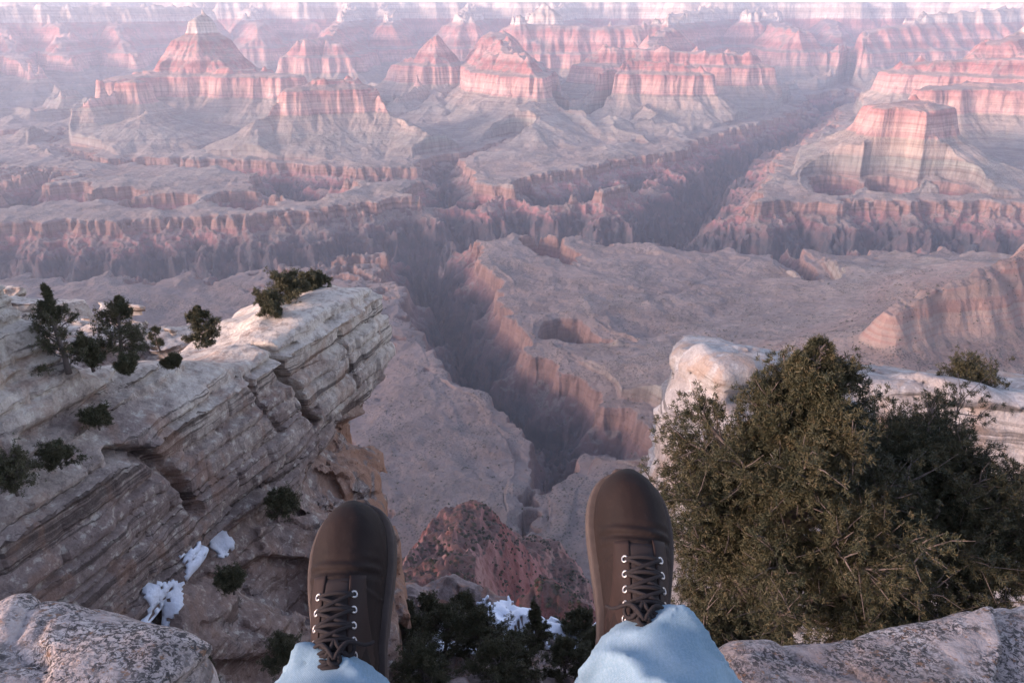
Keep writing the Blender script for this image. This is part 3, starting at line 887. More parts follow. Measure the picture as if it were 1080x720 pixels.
def outcrop_sdf(P):
    big = fbm3(P / 5.0 + 9, 3); med = fbm3(P / 1.5, 3)
    i, bp, notch, e = beds(P[:, 2] * 1.0, big * 1.2 + P[:, 0] * .12)
    # rounded cap and the broad column under it
    a = rbox(P, (_c1[0] + .1, 25.2, _c1[2] - .65), (1.0, 1.3, .65), (0, 0, .2), .5)
    b = rbox(P, (_c1[0] + 1.75, 26.2, _c1[2] - 7.9), (2.6, 3.2, 6.2), (0, .04, .1), .7)
    b2 = rbox(P, (_c1b[0] + .25, 25.0, _c1b[2] - 6.0), (1.1, 1.8, 5.4), (0, -.03, .3), .5)
    # long slab falling away to the right
    c = rbox(P, (15.0, 27.5, -17.7), (8.8, 5.2, 4.6), (-.32, .05, -.22), .8)
    d = rbox(P, (15.2, 21.5, -21.5), (8.0, 5.5, 4.6), (-.45, .10, -.1), 1.5)
    g = rbox(P, (14.3, 25.5, -27.0), (8.0, 5.5, 9.0), (0, 0, .1), 2.0)
    f = smin(smin(a, b, .5), b2, .6)
    f = smin(f, smin(c, d, .8), .9); f = smin(f, g, 1.0)
    f = f - big * .6 - med * .25 - (bp - .5) * .40 + notch * .26
    d1, d2, rid = voro3(np.stack([P[:, 0] / 4.5, P[:, 1] / 3, P[:, 2] / 1.5 + P[:, 0] * .15], 1) + fbm3(P / 2, 2)[:, None] * .5, 8)
    f = f + np.clip(1 - (d2 - d1) / .04, 0, 1) * .10 - (rid - .5) * .45
    return f * .8
V, F = isosurface(outcrop_sdf, (2, 13, -36), (27, 35, -9), 1.44, 3, slack=1.0, pad=.1)
outc = np_mesh('limestone_outcrop', V, F, m_outcrop, smooth=True)
tag(outc, 'pale rounded limestone outcrop rising behind the large pinyon', 'rock outcrop')

# ------------------------------------------------------------------ lichened ledges next to the viewer
def ledge_right(P):
    big = fbm3(P / .9 + 3, 3); med = fbm3(P / .22, 4)
    c0 = np.array(at_dist(1000, 672, 1.62))
    a = rbox(P, (c0[0] + .25, c0[1] - .62, c0[2] - .62), (.78, .80, .62), (-.02, -.02, .16), .12)
    b = rbox(P, (c0[0] - .38, c0[1] - .60, c0[2] - .70), (.60, .62, .56), (-.05, -.20, .1), .12)
    a = smin(a, b, .08)
    d1, d2, rid = voro3(P / .42 + fbm3(P / .3, 2)[:, None] * .25, 4)
    return (a - big * .07 - med * .022 - (rid - .5) * .05 + np.clip(1 - (d2 - d1) / .05, 0, 1) * .012) * .85
V, F = isosurface(ledge_right, (.1, .1, -3.1), (2.3, 2.6, -.5), .16, 4, slack=1.0, pad=.01)
lr = np_mesh('rock_ledge', V, F, m_ledge, smooth=True)
tag(lr, 'speckled grey limestone ledge at the bottom right corner', 'rock ledge')
def ledge_left(P):
    big = fbm3(P / .8 + 21, 3); med = fbm3(P / .2 + 4, 4)
    c0 = np.array(at_dist(80, 618, 1.55))
    a = rbox(P, (c0[0] - .02, c0[1] - .42, c0[2] - .62), (.36, .46, .60), (0, .05, -.18), .16)
    b = rbox(P, (c0[0] + .26, c0[1] - .62, c0[2] - .74), (.42, .52, .58), (-.10, .30, .1), .14)
    c = rbox(P, (c0[0] - .58, c0[1] - .45, c0[2] - .72), (.42, .5, .66), (0, .1, .1), .16)
    a = smin(smin(a, b, .07), c, .03)
    d1, d2, rid = voro3(P / .36 + fbm3(P / .3, 2)[:, None] * .25, 9)
    return (a - big * .07 - med * .022 - (rid - .5) * .06 + np.clip(1 - (d2 - d1) / .05, 0, 1) * .015) * .85
V, F = isosurface(ledge_left, (-2.4, .1, -3.2), (.1, 2.4, -.5), .16, 4, slack=1.0, pad=.01)
ll = np_mesh('rock_ledge', V, F, m_ledge, smooth=True)
tag(ll, 'rounded lichen covered boulder ledge at the bottom left corner', 'rock ledge')
def seat(P):
    big = fbm3(P / .9 + 33, 3); med = fbm3(P / .22 + 8, 4)
    a = rbox(P, (0, -1.3, -1.95), (2.9, 1.62, 1.05), (0, 0, 0), .16)
    return (a - big * .06 - med * .02) * .85
V, F = isosurface(seat, (-3.2, -3.3, -3.2), (3.2, .6, -.6), .24, 3, slack=1.0)
st_ = np_mesh('seat_rock', V, F, m_ledge, smooth=True)
tag(st_, 'flat limestone slab the viewer sits on above the drop', 'rock ledge')

# ------------------------------------------------------------------ steep slope below the viewer with snow
def slope_h(x, y):
    """height of the broken ground at the foot of the cliffs"""
    h = -33.5 - .45 * (y - 20) + .010 * (x - 4) ** 2
    h = h + fbm2(x / 14, y / 14, 4) * 5.0 + fbm2(x / 3.2 + 9, y / 3.2, 3) * 1.3
    edge = 55 + 7 * fbm2(x / 11, 0 * x + 4, 3) + .15 * x
    h = h - 1.6 * np.maximum(y - edge, 0)
    return h
gx_ = np.linspace(-34, 48, 330); gy_ = np.linspace(2, 150, 420)
XX, YY = np.meshgrid(gx_, gy_, indexing='ij')
V = np.stack([XX, YY, slope_h(XX, YY)], -1).reshape(-1, 3)
d1, d2, rid = voro3(V / np.array([3.2, 2.4, 2.0]) + fbm3(V / 3, 2)[:, None] * .6, 5)
V[:, 2] += rid * 1.2
ii, jj = np.meshgrid(np.arange(329), np.arange(419), indexing='ij'); a0 = (ii * 420 + jj).ravel()
F = np.stack([a0, a0 + 420, a0 + 421, a0 + 1], 1)
SLOPE_V, SLOPE_F = V, F
sl = np_mesh('lower_slope', V, F, m_slope, smooth=True)
tag(sl, 'broken brown slope far below the boots', None, None, 'structure')
# ------------------------------------------------------------------ plants
def leaf_mat(name, a, b, c):
    k = NT(name)
    P = k.n('ShaderNodeNewGeometry').outputs['Position']
    n1 = k.noise(2.2, 4, .6, P); n2 = k.noise(17, 3, .6, P)
    col_ = k.mix(k.ramp(n1, [(.38, 0), (.62, 1)]), a, b)
    col_ = k.mix(k.math('MULTIPLY', k.rng(n2, .52, .66), .8), col_, c)
    k.b.inputs['Specular IOR Level'].default_value = .25
    return k.fin(col_, None, .65)
m_needle = leaf_mat('pinyon_needles', (.031, .034, .017), (.058, .052, .025), (.115, .083, .041))
m_dark = leaf_mat('dark_needles', (.050, .052, .026), (.085, .075, .038), (.12, .10, .05))
k = NT('bark'); _n = k.noise(9, 6, .7, k.mapping((1, 1, .3)))
m_bark = k.fin(k.mix(_n, (.06, .045, .038), (.20, .16, .14)), k.bump(_n, .8, .02))
m_twig = NT('dead_twig').fin((.26, .22, .20))

def needles(rng, C, D, n, length, width, spread):
    """C tuft centres, D their directions -> triangles"""
    m = len(C)
    c = np.repeat(C, n, 0); d = np.repeat(D, n, 0)
    r = rng.normal(size=(m * n, 3)); r /= np.linalg.norm(r, axis=1)[:, None]
    d = d * .7 + r * .9; d /= np.linalg.norm(d, axis=1)[:, None]
    base = c + rng.normal(size=c.shape) * spread
    L = length * (.6 + .8 * rng.rand(m * n, 1))
    s = np.cross(d, rng.normal(size=d.shape)); s /= np.linalg.norm(s, axis=1)[:, None]
    w = width * (.7 + .6 * rng.rand(m * n, 1))
    V = np.stack([base - s * w, base + s * w, base + d * L + s * w * .5, base + d * L - s * w * .5], 1).reshape(-1, 3)
    F = np.arange(len(V)).reshape(-1, 4)
    return V, F

def make_tree(seed, H, W, limbs, twigs, tufts, ln, wd, nn, crown_base=.12, lean=(0, 0), bushy=False, top=.35, dead=0, squash=1.0, mat=None, name='pinyon_pine'):
    rng = np.random.RandomState(seed)
    root = empty(name)
    nseg = 9
    t = np.linspace(0, 1, nseg)
    path = np.stack([lean[0] * t + np.cumsum(rng.normal(size=nseg)) * W * .022, lean[1] * t + np.cumsum(rng.normal(size=nseg)) * W * .022, t * H * (.94 if not bushy else .55)], 1)
    tb = MB(); tb.tube(path, (H * .028 + .015) * (1 - t * .82), 9); trunk = tb.build('trunk', m_bark, root)
    lb = MB(); C = []; D = []; deadb = MB()
    for i in range(limbs):
        u = crown_base + (1 - crown_base) * ((i + rng.rand()) / limbs)
        ut = min(u, .99)
        p0 = np.array([np.interp(ut, t, path[:, a]) for a in range(3)])
        prof = (math.sin(math.pi * min(1, (u * .80 + .22))) ** .7) * (1 - top * max(0, u - .45)) if not bushy else 1.0 - .25 * u
        L = W * .5 * prof * (.70 + .45 * rng.rand())
        az_ = rng.rand() * 6.283
        el = (.12 + .75 * u + rng.normal() * .15) if not bushy else (.15 + 1.1 * rng.rand())
        d = np.array([math.cos(az_) * math.cos(el), math.sin(az_) * math.cos(el), math.sin(el) * squash])
        tt = np.linspace(0, 1, 6)
        P = p0 + d * L * tt[:, None] + np.cumsum(rng.normal(size=(6, 3)) * L * .045, 0) + np.array([0, 0, 1]) * (tt ** 2 * L * .14)[:, None]
        lb.tube(P, np.maximum(H * .010 * (1 - tt * .85), .004), 5)
        for j in range(twigs):
            v = .30 + .70 * ((j + rng.rand()) / twigs) ** .8
            q0 = np.array([np.interp(v, tt, P[:, a]) for a in range(3)])
            e = d * .7 + rng.normal(size=3) * .62 + np.array([0, 0, .25]); e /= np.linalg.norm(e)
            l2 = L * (.14 + .20 * rng.rand()) + W * .03
            q1 = q0 + e * l2
            lb.tube([q0, (q0 + q1) / 2 + rng.normal(size=3) * l2 * .08, q1], [.006 + H * .001, .004 + H * .0006, .003], 4, cap=False)
            a = rng.rand(tufts) ** .7
            C.append(q0 + (q1 - q0) * a[:, None] + rng.normal(size=(tufts, 3)) * l2 * .22); D.append(np.repeat(e[None], tufts, 0))
    C = np.vstack(C); D = np.vstack(D)
    keep = fbm3(C / (W * .16) + seed, 2) > (-.33 if W > 3 and H < 7 and ln < .05 else -.28)           # gaps in the crown
    C, D = C[keep], D[keep]
    V, F = needles(rng, C, D, nn, ln, wd, ln * .45)
    np_mesh('foliage', V, F, mat or m_needle, root, smooth=False)
    if dead:
        for i in range(dead):
            c = C[rng.randint(len(C))] * np.array([.9, .9, .8]) + rng.normal(size=3) * .1
            e = rng.normal(size=3); e[2] = -abs(e[2]) * .3; e /= np.linalg.norm(e)
            P = c + e * np.linspace(0, .35 + .5 * rng.rand(), 5)[:, None] + np.cumsum(rng.normal(size=(5, 3)) * .05, 0)
            deadb.tube(P, [.007, .006, .005, .004, .002], 4)
            for q in range(3):
                s0 = P[1 + q]; deadb.tube([s0, s0 + rng.normal(size=3) * .09, s0 + rng.normal(size=3) * .16], [.004, .003, .002], 4)
    ns = sum(len(a) for a in lb.T)
    if deadb.V: lb.add(np.vstack(deadb.V), np.vstack(deadb.T))
    branches = lb.build('branches', m_bark, root)
    branches.data.materials.append(m_twig)
    mi = np.zeros(len(branches.data.polygons), np.int32); mi[ns:] = 1; branches.data.polygons.foreach_set('material_index', mi)
    return root

def on_surface(px, py, D):
    p = at_dist(px, py, D); return Vector(p)

t = make_tree(11, 5.8, 3.3, 120, 20, 11, .040, .0042, 32, crown_base=.05, dead=3, top=1.0, lean=(.15, 0))
t.location = at_dist(822, 705, 7.6) + Vector((0, .5, -1.1))
tag(t, 'large olive green pinyon beside the right boot, the tallest tree', 'tree')
t = make_tree(23, 3.3, 3.3, 100, 19, 10, .040, .0042, 32, crown_base=.05, dead=2, top=.8, lean=(.0, .1))
t.location = at_dist(972, 640, 8.3) + Vector((0, .3, -.9))
tag(t, 'broad pinyon on the right, standing behind the corner ledge', 'tree')

def wall_tree(px, py, out, hpx, wpx, seed, label, name='pinyon_pine', cat='tree', bushy=False, group=None, mat=None, limbs=36, twigs=9, tufts=6, nn=12, top=1.35, sink=.25, squash=1.0, P=None):
    p = wall_point(px, py, out) if P is None else np.array(P)
    dep = p[1] * CP - p[2] * SP
    H = hpx * dep / FPX / .93 + sink; W = wpx * dep / FPX * 1.05
    r = make_tree(seed, H, W, limbs, twigs, tufts, .0016 * dep + .02, .00035 * dep, nn, bushy=bushy, top=top, mat=mat or m_dark, name=name, squash=squash, crown_base=.08)
    r.location = (p[0], p[1], p[2] - sink)
    tag(r, label, cat, group)
    return r
wall_tree(72, 388, -1.5, 92, 50, 31, 'tall dark pinyon between the upper left rocks and the ridge, leftmost on the skyline')
wall_tree(128, 374, -1.5, 62, 52, 32, 'dense dark pinyon on the left ridge, second tree from the left')
wall_tree(97, 386, -1.3, 46, 30, 42, 'low dark shrub filling the gap between the two left ridge trees', 'shrub', 'shrub', True)
wall_tree(168, 365, -1.6, 22, 18, 33, 'thin sparse sapling on the left ridge beside a conical pinyon', 'sapling', 'tree', limbs=10, twigs=5, tufts=4)
wall_tree(217, 362, -1.8, 40, 36, 34, 'small conical pinyon alone in the saddle of the left ridge')
wall_tree(287, 332, -2.4, 30, 30, 35, 'round juniper bush at the left end of the cliff tip group', 'juniper_bush', 'bush', True)
wall_tree(303, 318, -3.4, 36, 40, 36, 'largest juniper bush on the cliff tip, middle of its group', 'juniper_bush', 'bush', True)
wall_tree(328, 308, -3.6, 26, 34, 37, 'flat juniper bush nearest the overhanging cliff tip', 'juniper_bush', 'bush', True, squash=.6)
wall_tree(134, 390, 0.2, 18, 24, 38, 'small dark bush clinging below the left ridge trees', 'shrub', 'shrub', True)
wall_tree(183, 383, -.4, 12, 16, 39, 'tiny shrub on the pale top ledge of the left cliff', 'shrub', 'shrub', True)
wall_tree(104, 448, -.6, 20, 30, 40, 'small round shrub growing from the dusty ledge of the cliff', 'shrub', 'shrub', True)
wall_tree(18, 515, .6, 44, 62, 41, 'dark wide shrub at the left edge of the picture', 'shrub', 'shrub', True)
wall_tree(64, 488, .2, 26, 36, 43, 'dark shrub under the arched crack of the left cliff', 'shrub', 'shrub', True)
wall_tree(298, 540, 1.6, 26, 36, 44, 'dark shrub in the hollow below the massive left cliff face', 'shrub', 'shrub', True)
wall_tree(246, 622, 4.0, 30, 34, 45, 'dark shrub directly above the snow in the left gully', 'shrub', 'shrub', True)
wall_tree(205, 725, 5.5, 30, 44, 46, 'dark shrub below the snow in the left gully', 'shrub', 'shrub', True)
wall_tree(300, 700, 8, 40, 44, 47, 'dark shrub just left of the left boot', 'shrub', 'shrub', True)
_p = at_dist(1020, 412, 25.5)
wall_tree(0, 0, 0, 36, 72, 51, 'low juniper bush on top of the pale right outcrop', 'juniper_bush', 'bush', True, squash=.55, P=_p, mat=m_needle)
low = [(432, 690, 70, 60, 'dark tree beside the left boot, leftmost of the trees between the boots', 42), (470, 705, 74, 60, 'dark tree below the red spur, second from the left between the boots', 44), (508, 712, 78, 62, 'widest dark tree in the middle between the boots', 43),
       (545, 728, 66, 50, 'dark tree right in front of the snow between the boots', 40), (566, 690, 72, 26, 'slender dark tree reaching up past the snow to the red rocks', 46), (598, 722, 56, 46, 'bushy dark tree just left of the right boot', 41), (628, 700, 40, 36, 'small dark tree partly behind the right boot', 45),
       (415, 668, 44, 40, 'small dark tree highest up, close by the side of the left boot', 47), (452, 655, 30, 34, 'small shrubby tree at the foot of the bushy red spur', 48), (489, 668, 52, 44, 'rounded dark tree behind the widest one between the boots', 47),
       (524, 735, 60, 60, 'dark tree cut by the bottom edge of the picture', 38), (450, 735, 62, 60, 'dark tree at the bottom edge beside the left patch of snow', 38), (612, 668, 34, 40, 'small tree beside the pale rock at the right boot', 48)]
for i, (px, py, h, w, lab, D) in enumerate(low):
    g = at_dist(px, py, D)
    for it in range(6):                       # walk the sight line to the ground
        z = float(slope_h(np.array([g.x]), np.array([g.y]))[0]); g2 = at_z(px, py, z + .6); g = Vector(((g.x + g2.x) / 2, (g.y + g2.y) / 2, 0))
    z = float(slope_h(np.array([g.x]), np.array([g.y]))[0])
    wall_tree(0, 0, 0, h, w, 60 + i, lab, group='trees in the hollow between the boots', P=(g.x, g.y, z + .5), limbs=46, twigs=10, tufts=8, top=1.1, sink=.6)
# ------------------------------------------------------------------ old snow lying in the hollows
k = NT('snow'); _a = k.noise(3.5, 6, .6)
m_snow = k.fin(k.mix(_a, (.62, .64, .70), (.80, .81, .85)), k.bump(_a, .6, .15), .6)
def snow_from(V, F, centres, thr, lift, nzmin, seed):
    """the faces near the given points that lie flat enough, lifted a little"""
    c = V[F].mean(1)
    n = np.cross(V[F[:, 1]] - V[F[:, 0]], V[F[:, 2]] - V[F[:, 0]]); n /= np.linalg.norm(n, axis=1)[:, None] + 1e-9
    m = np.full(len(F), -9.0)
    for p, r in centres:
        d = np.linalg.norm((c - np.array(p)) * np.array([1, 1, .8]), axis=1) / r
        m = np.maximum(m, 1 - d)
    m = m + fbm3(c / 1.1 + seed, 4) * 1.3
    sel = (m > thr) & (np.abs(n[:, 2]) > nzmin)
    f = F[sel]
    used, inv = np.unique(f.ravel(), return_inverse=True)
    v = V[used].copy(); v[:, 2] += lift
    return v, inv.reshape(f.shape)
def ground_hit(px, py, D0):
    g = at_dist(px, py, D0)
    for _ in range(8):
        z = float(slope_h(np.array([g.x]), np.array([g.y]))[0]); g2 = at_z(px, py, z + .6); g = Vector(((g.x + g2.x) / 2, (g.y + g2.y) / 2, 0))
    z = float(slope_h(np.array([g.x]), np.array([g.y]))[0])
    return (g.x, g.y, z + .6)
parts = []
cs = [(ground_hit(432, 700, 44), 3.4), (ground_hit(545, 648, 49), 3.4), (ground_hit(585, 655, 49), 3.4), (ground_hit(520, 700, 45), 1.8), (ground_hit(625, 675, 47), 2.0), (ground_hit(470, 668, 48), 1.4)]
def seen_point(px, py, V):
    """the surface point nearest the viewer in the direction of a spot in the gully"""
    d = np.array(ray(px, py)); d /= np.linalg.norm(d)
    t = V @ d; off = np.linalg.norm(V - t[:, None] * d, axis=1)
    ok = (off < .45) & (t > 5)
    return tuple(V[np.nonzero(ok)[0][np.argmin(t[ok])]]) if ok.any() else (0, 0, -999)
v1, f1 = snow_from(SLOPE_V, SLOPE_F, cs, -.05, .14, .25, 2)
cs = [(seen_point(165, 665, CLIFF_V), 1.0), (seen_point(178, 640, CLIFF_V), .9), (seen_point(192, 628, CLIFF_V), .6), (seen_point(219, 591, CLIFF_V), .8), (seen_point(240, 573, CLIFF_V), .6)]
v2, f2 = snow_from(CLIFF_V, CLIFF_F, cs, .05, .10, .05, 5)
v = np.vstack([v1, v2]); f = np.vstack([f1, f2 + len(v1)])
sn = np_mesh('snow', v, f, m_snow)
_md = sn.modifiers.new('thickness', 'SOLIDIFY'); _md.thickness = .16; _md.offset = 0
tag(sn, 'patches of old snow lying between the rocks and trees far below', None, None, 'stuff')
# ------------------------------------------------------------------ the seated person: boots, jeans, legs
k = NT('brown_leather'); P_ = k.tc.outputs['Object']
_a = k.noise(14, 5, .6); _b = k.noise(160, 5, .7)
_c = k.mix(k.ramp(_a, [(.3, 0), (.7, 1)]), (.0078, .0048, .0040), (.0160, .0088, .0070))
_c = k.mix(k.math('MULTIPLY', k.rng(_b, .56, .66), .35), _c, (.026, .018, .015))
k.b.inputs['Specular IOR Level'].default_value = .18
m_leather = k.fin(_c, k.bump(_b, .25, .0015, k.bump(_a, .25, .006)), .78)
k = NT('facing_leather'); P_ = k.tc.outputs['Object']
_a = k.noise(40, 5, .6); m_facing = k.fin(k.mix(_a, (.014, .0075, .006), (.026, .014, .011)), k.bump(_a, .3, .002), .7)
k = NT('boot_sole'); _a = k.noise(90, 4, .6)
m_sole = k.fin(k.mix(_a, (.040, .029, .025), (.085, .064, .055)), k.bump(_a, .3, .001), .8)
m_lace = NT('dark_lace').fin((.018, .014, .014), None, .85)
m_tongue = NT('dark_tongue').fin((.022, .016, .015), None, .8)
k = NT('eyelet_metal'); k.b.inputs['Metallic'].default_value = .8
m_eye = k.fin((.40, .37, .35), None, .4)
k = NT('light_denim'); 
_w = k.n('ShaderNodeTexWave'); _w.wave_type = 'BANDS'; _w.bands_direction = 'DIAGONAL'; k.link(k.tc.outputs['Object'], _w.inputs['Vector']); _w.inputs['Scale'].default_value = 260; _w.inputs['Distortion'].default_value = 1.5
_a = k.noise(9, 5, .6); _b = k.noise(420, 3, .7)
_c = k.mix(k.ramp(_a, [(.32, 0), (.68, 1)]), (.125, .195, .245), (.20, .285, .345))
_th = k.noise(70, 3, .6, k.mapping((9, 1, 9)))
_c = k.mix(k.math('MULTIPLY', k.rng(_th, .40, .62), .30), _c, (.11, .165, .185))
_c = k.mix(k.math('MULTIPLY', k.rng(_b, .45, .62), .22), _c, (.30, .36, .39))
m_denim = k.fin(_c, k.bump(_w.outputs['Fac'], .25, .0006, k.bump(_b, .4, .0008)), .9)
k = NT('skin'); k.b.inputs['Subsurface Weight'].default_value = .1
m_skin = k.fin((.48, .27, .20), None, .55)

BY = np.linspace(0, .306, 80)
BW = np.interp(BY, [0, .008, .03, .07, .12, .16, .19, .215, .24, .306], [.010, .026, .034, .036, .039, .0445, .0490, .0515, .0518, .0518])
BW = BW * .955 * np.where(BY > .225, (1 - np.clip((BY - .225) / .0815, 0, 1) ** 2.25) ** (1 / 2.1), 1) + .001
BH = np.interp(BY, [0, .008, .03, .07, .12, .165, .20, .23, .306], [.045, .085, .112, .118, .108, .088, .076, .070, .066])
BH = BH * np.where(BY > .24, (1 - np.clip((BY - .24) / .070, 0, 1) ** 2.6) ** (1 / 2.6), 1) + .002
for _ in range(3):
    BW[1:-1] = (BW[:-2] + 2 * BW[1:-1] + BW[2:]) / 4; BH[1:-1] = (BH[:-2] + 2 * BH[1:-1] + BH[2:]) / 4
def sup(P, side, grow=0.0):
    x = P[:, 0] - side * (.010 * np.sin(np.clip(P[:, 1], 0, .3) / .3 * 3.14) - .006)
    w = np.interp(P[:, 1], BY, BW) + grow; h = np.interp(P[:, 1], BY, BH)
    return x, w, h
def upper_sdf(side):
    def f(P):
        x, w, h = sup(P, side)
        z = P[:, 2] - .022
        g = (np.abs(x / w) ** 2.5 + np.abs(z / h) ** 2.3) ** (1 / 2.4) - 1
        v = g * np.minimum(w, h) * .9
        v = smax(v, -z, .004)
        v = smax(v, np.maximum(-P[:, 1], P[:, 1] - .306), .004)
        # creases where the toes bend
        v = v + .0014 * np.sin((P[:, 1] - .19) * 420 + x * 40) * np.exp(-((P[:, 1] - .212) / .014) ** 2) * sstep(.04, .07, P[:, 2])
        v = v - .0012 * np.exp(-((P[:, 1] - .196 + 9 * x * x) / .0016) ** 2) + .0008 * np.exp(-((P[:, 1] - .201 + 9 * x * x) / .0012) ** 2)
        # ankle shaft
        q = P - np.array([0, .050, .075]); al = q[:, 2] * .71 - q[:, 1] * .70; ac = q[:, 1] * .71 + q[:, 2] * .70
        s = np.sqrt((q[:, 0] / .040) ** 2 + (ac / .046) ** 2) - 1
        s = np.maximum(s * .040, np.abs(al - .025) - .045)
        v = smin(v, s, .028)
        v = v + fbm3(P / .03, 3) * .0012
        return v
    return f
def sole_sdf(side):
    def f(P):
        x, w, h = sup(P, side, .0098)
        yy = P[:, 1]
        d = np.abs(x) - w
        d = smax(d, np.maximum(-.006 - yy, yy - .313), .006)
        groove = .0022 * np.exp(-((P[:, 2] - .0195) / .0018) ** 2)
        d = d + groove + np.where(P[:, 2] > .0195, .0005, 0)
        v = smax(d, np.abs(P[:, 2] - .0125) - .0135, .003)
        v = np.maximum(v, -(np.maximum(np.abs(yy - .115) - .018, P[:, 2] - .009)))
        return v * .8
    return f
def top_z(x, y, side):
    P = np.array([[x, y, 0.0]]); xx, w, h = sup(P, side)
    r = max(0.0, 1 - abs(xx[0] / w[0]) ** 2.5)
    return .022 + h[0] * r ** (1 / 2.3)
def patch(side, x0, x1, y0, y1, off, thick, name, mat, parent, nx=12, ny=24, wav=0.0):
    V = []
    for lay in (off, off - thick):
        for i in range(nx):
            for j in range(ny):
                u = i / (nx - 1); v = j / (ny - 1)
                y = y0 + (y1 - y0) * v; sp = 1.0 + .22 * (1 - v)
                x = (x0 + (x1 - x0) * u) * sp
                cx = side * (.010 * math.sin(y / .3 * 3.14) - .006)
                edge = min(u, 1 - u, v, 1 - v)
                V.append((x + cx, y, top_z(x + cx, y, side) + (lay - .0012 * math.exp(-edge / .04) if lay == off else lay) + wav * math.sin(v * 40)))
    F = []
    n = nx * ny
    for i in range(nx - 1):
        for j in range(ny - 1):
            a = i * ny + j; F.append((a, a + ny, a + ny + 1, a + 1)); F.append((n + a, n + a + 1, n + a + ny + 1, n + a + ny))
    rim = [i * ny for i in range(nx)] + [(nx - 1) * ny + j for j in range(1, ny)] + [i * ny + ny - 1 for i in range(nx - 2, -1, -1)] + [j for j in range(ny - 2, 0, -1)]
    for a, b in zip(rim, rim[1:] + rim[:1]): F.append((a, a + n, b + n, b))
    return np_mesh(name, np.array(V), np.array(F), mat, parent)

BS = .88
def make_boot(side, label, toe_px, toe_depth, yaw, elev, roll, parent):
    root = empty('boot'); root.parent = parent
    root['label'] = label
    V, F = isosurface(upper_sdf(side), (-.07, -.02, 0), (.07, .33, .2), .02, 3, pad=.002)
    up = np_mesh('leather_upper', V, F, m_leather, root)
    V, F = isosurface(sole_sdf(side), (-.08, -.03, -.02), (.08, .34, .05), .02, 3, pad=.002)
    np_mesh('sole', V, F, m_sole, root)
    tg = patch(side, -.017, .017, .082, .200, .0022, .004, 'tongue', m_tongue, root)
    for sx in (-1, 1):
        patch(side, sx * .0150, sx * .0330, .084, .205 if sx * side > 0 else .203, .0040, .006, 'lace_facing', m_facing, up)
    eyes = [.180, .162, .144, .127, .111, .098]
    pos = {}
    for sx in (-1, 1):
        for i, y in enumerate(eyes):
            v = (y - .084) / .12; x = sx * .0215 * (1.0 + .22 * (1 - v)); cx = side * (.010 * math.sin(y / .3 * 3.14) - .006)
            z = top_z(x + cx, y, side) + .0048
            zx = (top_z(x + cx + .002, y, side) - top_z(x + cx - .002, y, side)) / .004; zy = (top_z(x + cx, y + .004, side) - top_z(x + cx, y - .004, side)) / .008
            N = Vector((-zx, -zy, 1)).normalized(); c = Vector((x + cx, y, z)); pos[(sx, i)] = (c, N)
            t1 = N.orthogonal().normalized(); t2 = N.cross(t1)
            pts = [c + (t1 * math.cos(a) + t2 * math.sin(a)) * .0036 for a in np.linspace(0, 2 * math.pi, 17)]
            mb = MB(); mb.tube([tuple(p) for p in pts], .0013, 6, cap=False); mb.build('eyelet', m_eye, root)
    rng = random.Random(5 + side)
    lc = MB()
    for i in range(len(eyes)):
        a, na = pos[(-1, i)]; b, nb = pos[(1, i)]
        for dz, o in ((.002, 0),):
            P = []
            for u in np.linspace(0, 1, 13):
                p = a.lerp(b, u); y = p.y; z = max(top_z(p.x, y, side) + .0066, p.z)
                P.append((p.x, y + math.sin(u * 3.14) * .002, z + .0015 * math.sin(u * 3.14) + (-.005 * math.exp(-(u / .06)) - .005 * math.exp(-((1 - u) / .06)))))
            lc.tube(P, .0024, 7, flat=.7)
        if i + 1 < len(eyes):
            for s0 in (-1, 1):
                c0 = pos[(s0, i)][0]; c1 = pos[(-s0, i + 1)][0]
                P = []
                for u in np.linspace(0, 1, 13):
                    p = c0.lerp(c1, u); z = max(top_z(p.x, p.y, side) + .0078 + (.0016 if s0 > 0 else 0), p.z - .002)
                    P.append((p.x, p.y, z - .006 * math.exp(-(u / .06)) - .006 * math.exp(-((1 - u) / .06))))
                lc.tube(P, .0024, 7, flat=.7)
    c = Vector((side * -.003, .108, top_z(0, .108, side) + .010))
    for s0 in (-1, 1):                                  # bow loops and loose ends
        P = [c + Vector((s0 * .024 * math.sin(u * 3.14) * (1 - .3 * u), .012 * math.sin(u * 6.28) + .020 * u, .006 * math.sin(u * 3.14) - .020 * math.sin(u * 3.14) ** 2)) for u in np.linspace(0, 1, 15)]
        lc.tube([tuple(p) for p in P], .0024, 7)
        P = [c + Vector((s0 * (.040 * u), .024 * u + .008 * math.sin(u * 5), -.036 * u * u + .004)) for u in np.linspace(0, 1, 12)]
        lc.tube([tuple(p) for p in P], .0022, 7)
    kn = [tuple(c + Vector((.006 * math.cos(a), .005 * math.sin(a), .002 * math.sin(2 * a)))) for a in np.linspace(0, 6.28, 12)]
    lc.tube(kn, .0032, 7)
    lc.build('laces', m_lace, root)
    Fw = Vector((math.sin(yaw) * math.cos(elev), math.cos(yaw) * math.cos(elev), math.sin(elev)))
    U = Vector((0, 0, 1)); U = (U - Fw * U.dot(Fw)).normalized()
    R = Fw.cross(U)
    q = Matrix.Rotation(roll, 3, Fw)
    R = q @ R; U = q @ U
    M = Matrix((R, Fw, U)).transposed().to_4x4()
    toe = ray(*toe_px) * toe_depth
    M = M @ Matrix.Diagonal((BS * .95, BS, BS, 1))
    M.translation = toe - (M.to_3x3() @ Vector((0, .306, .03)))
    root.matrix_world = M
    return root, M

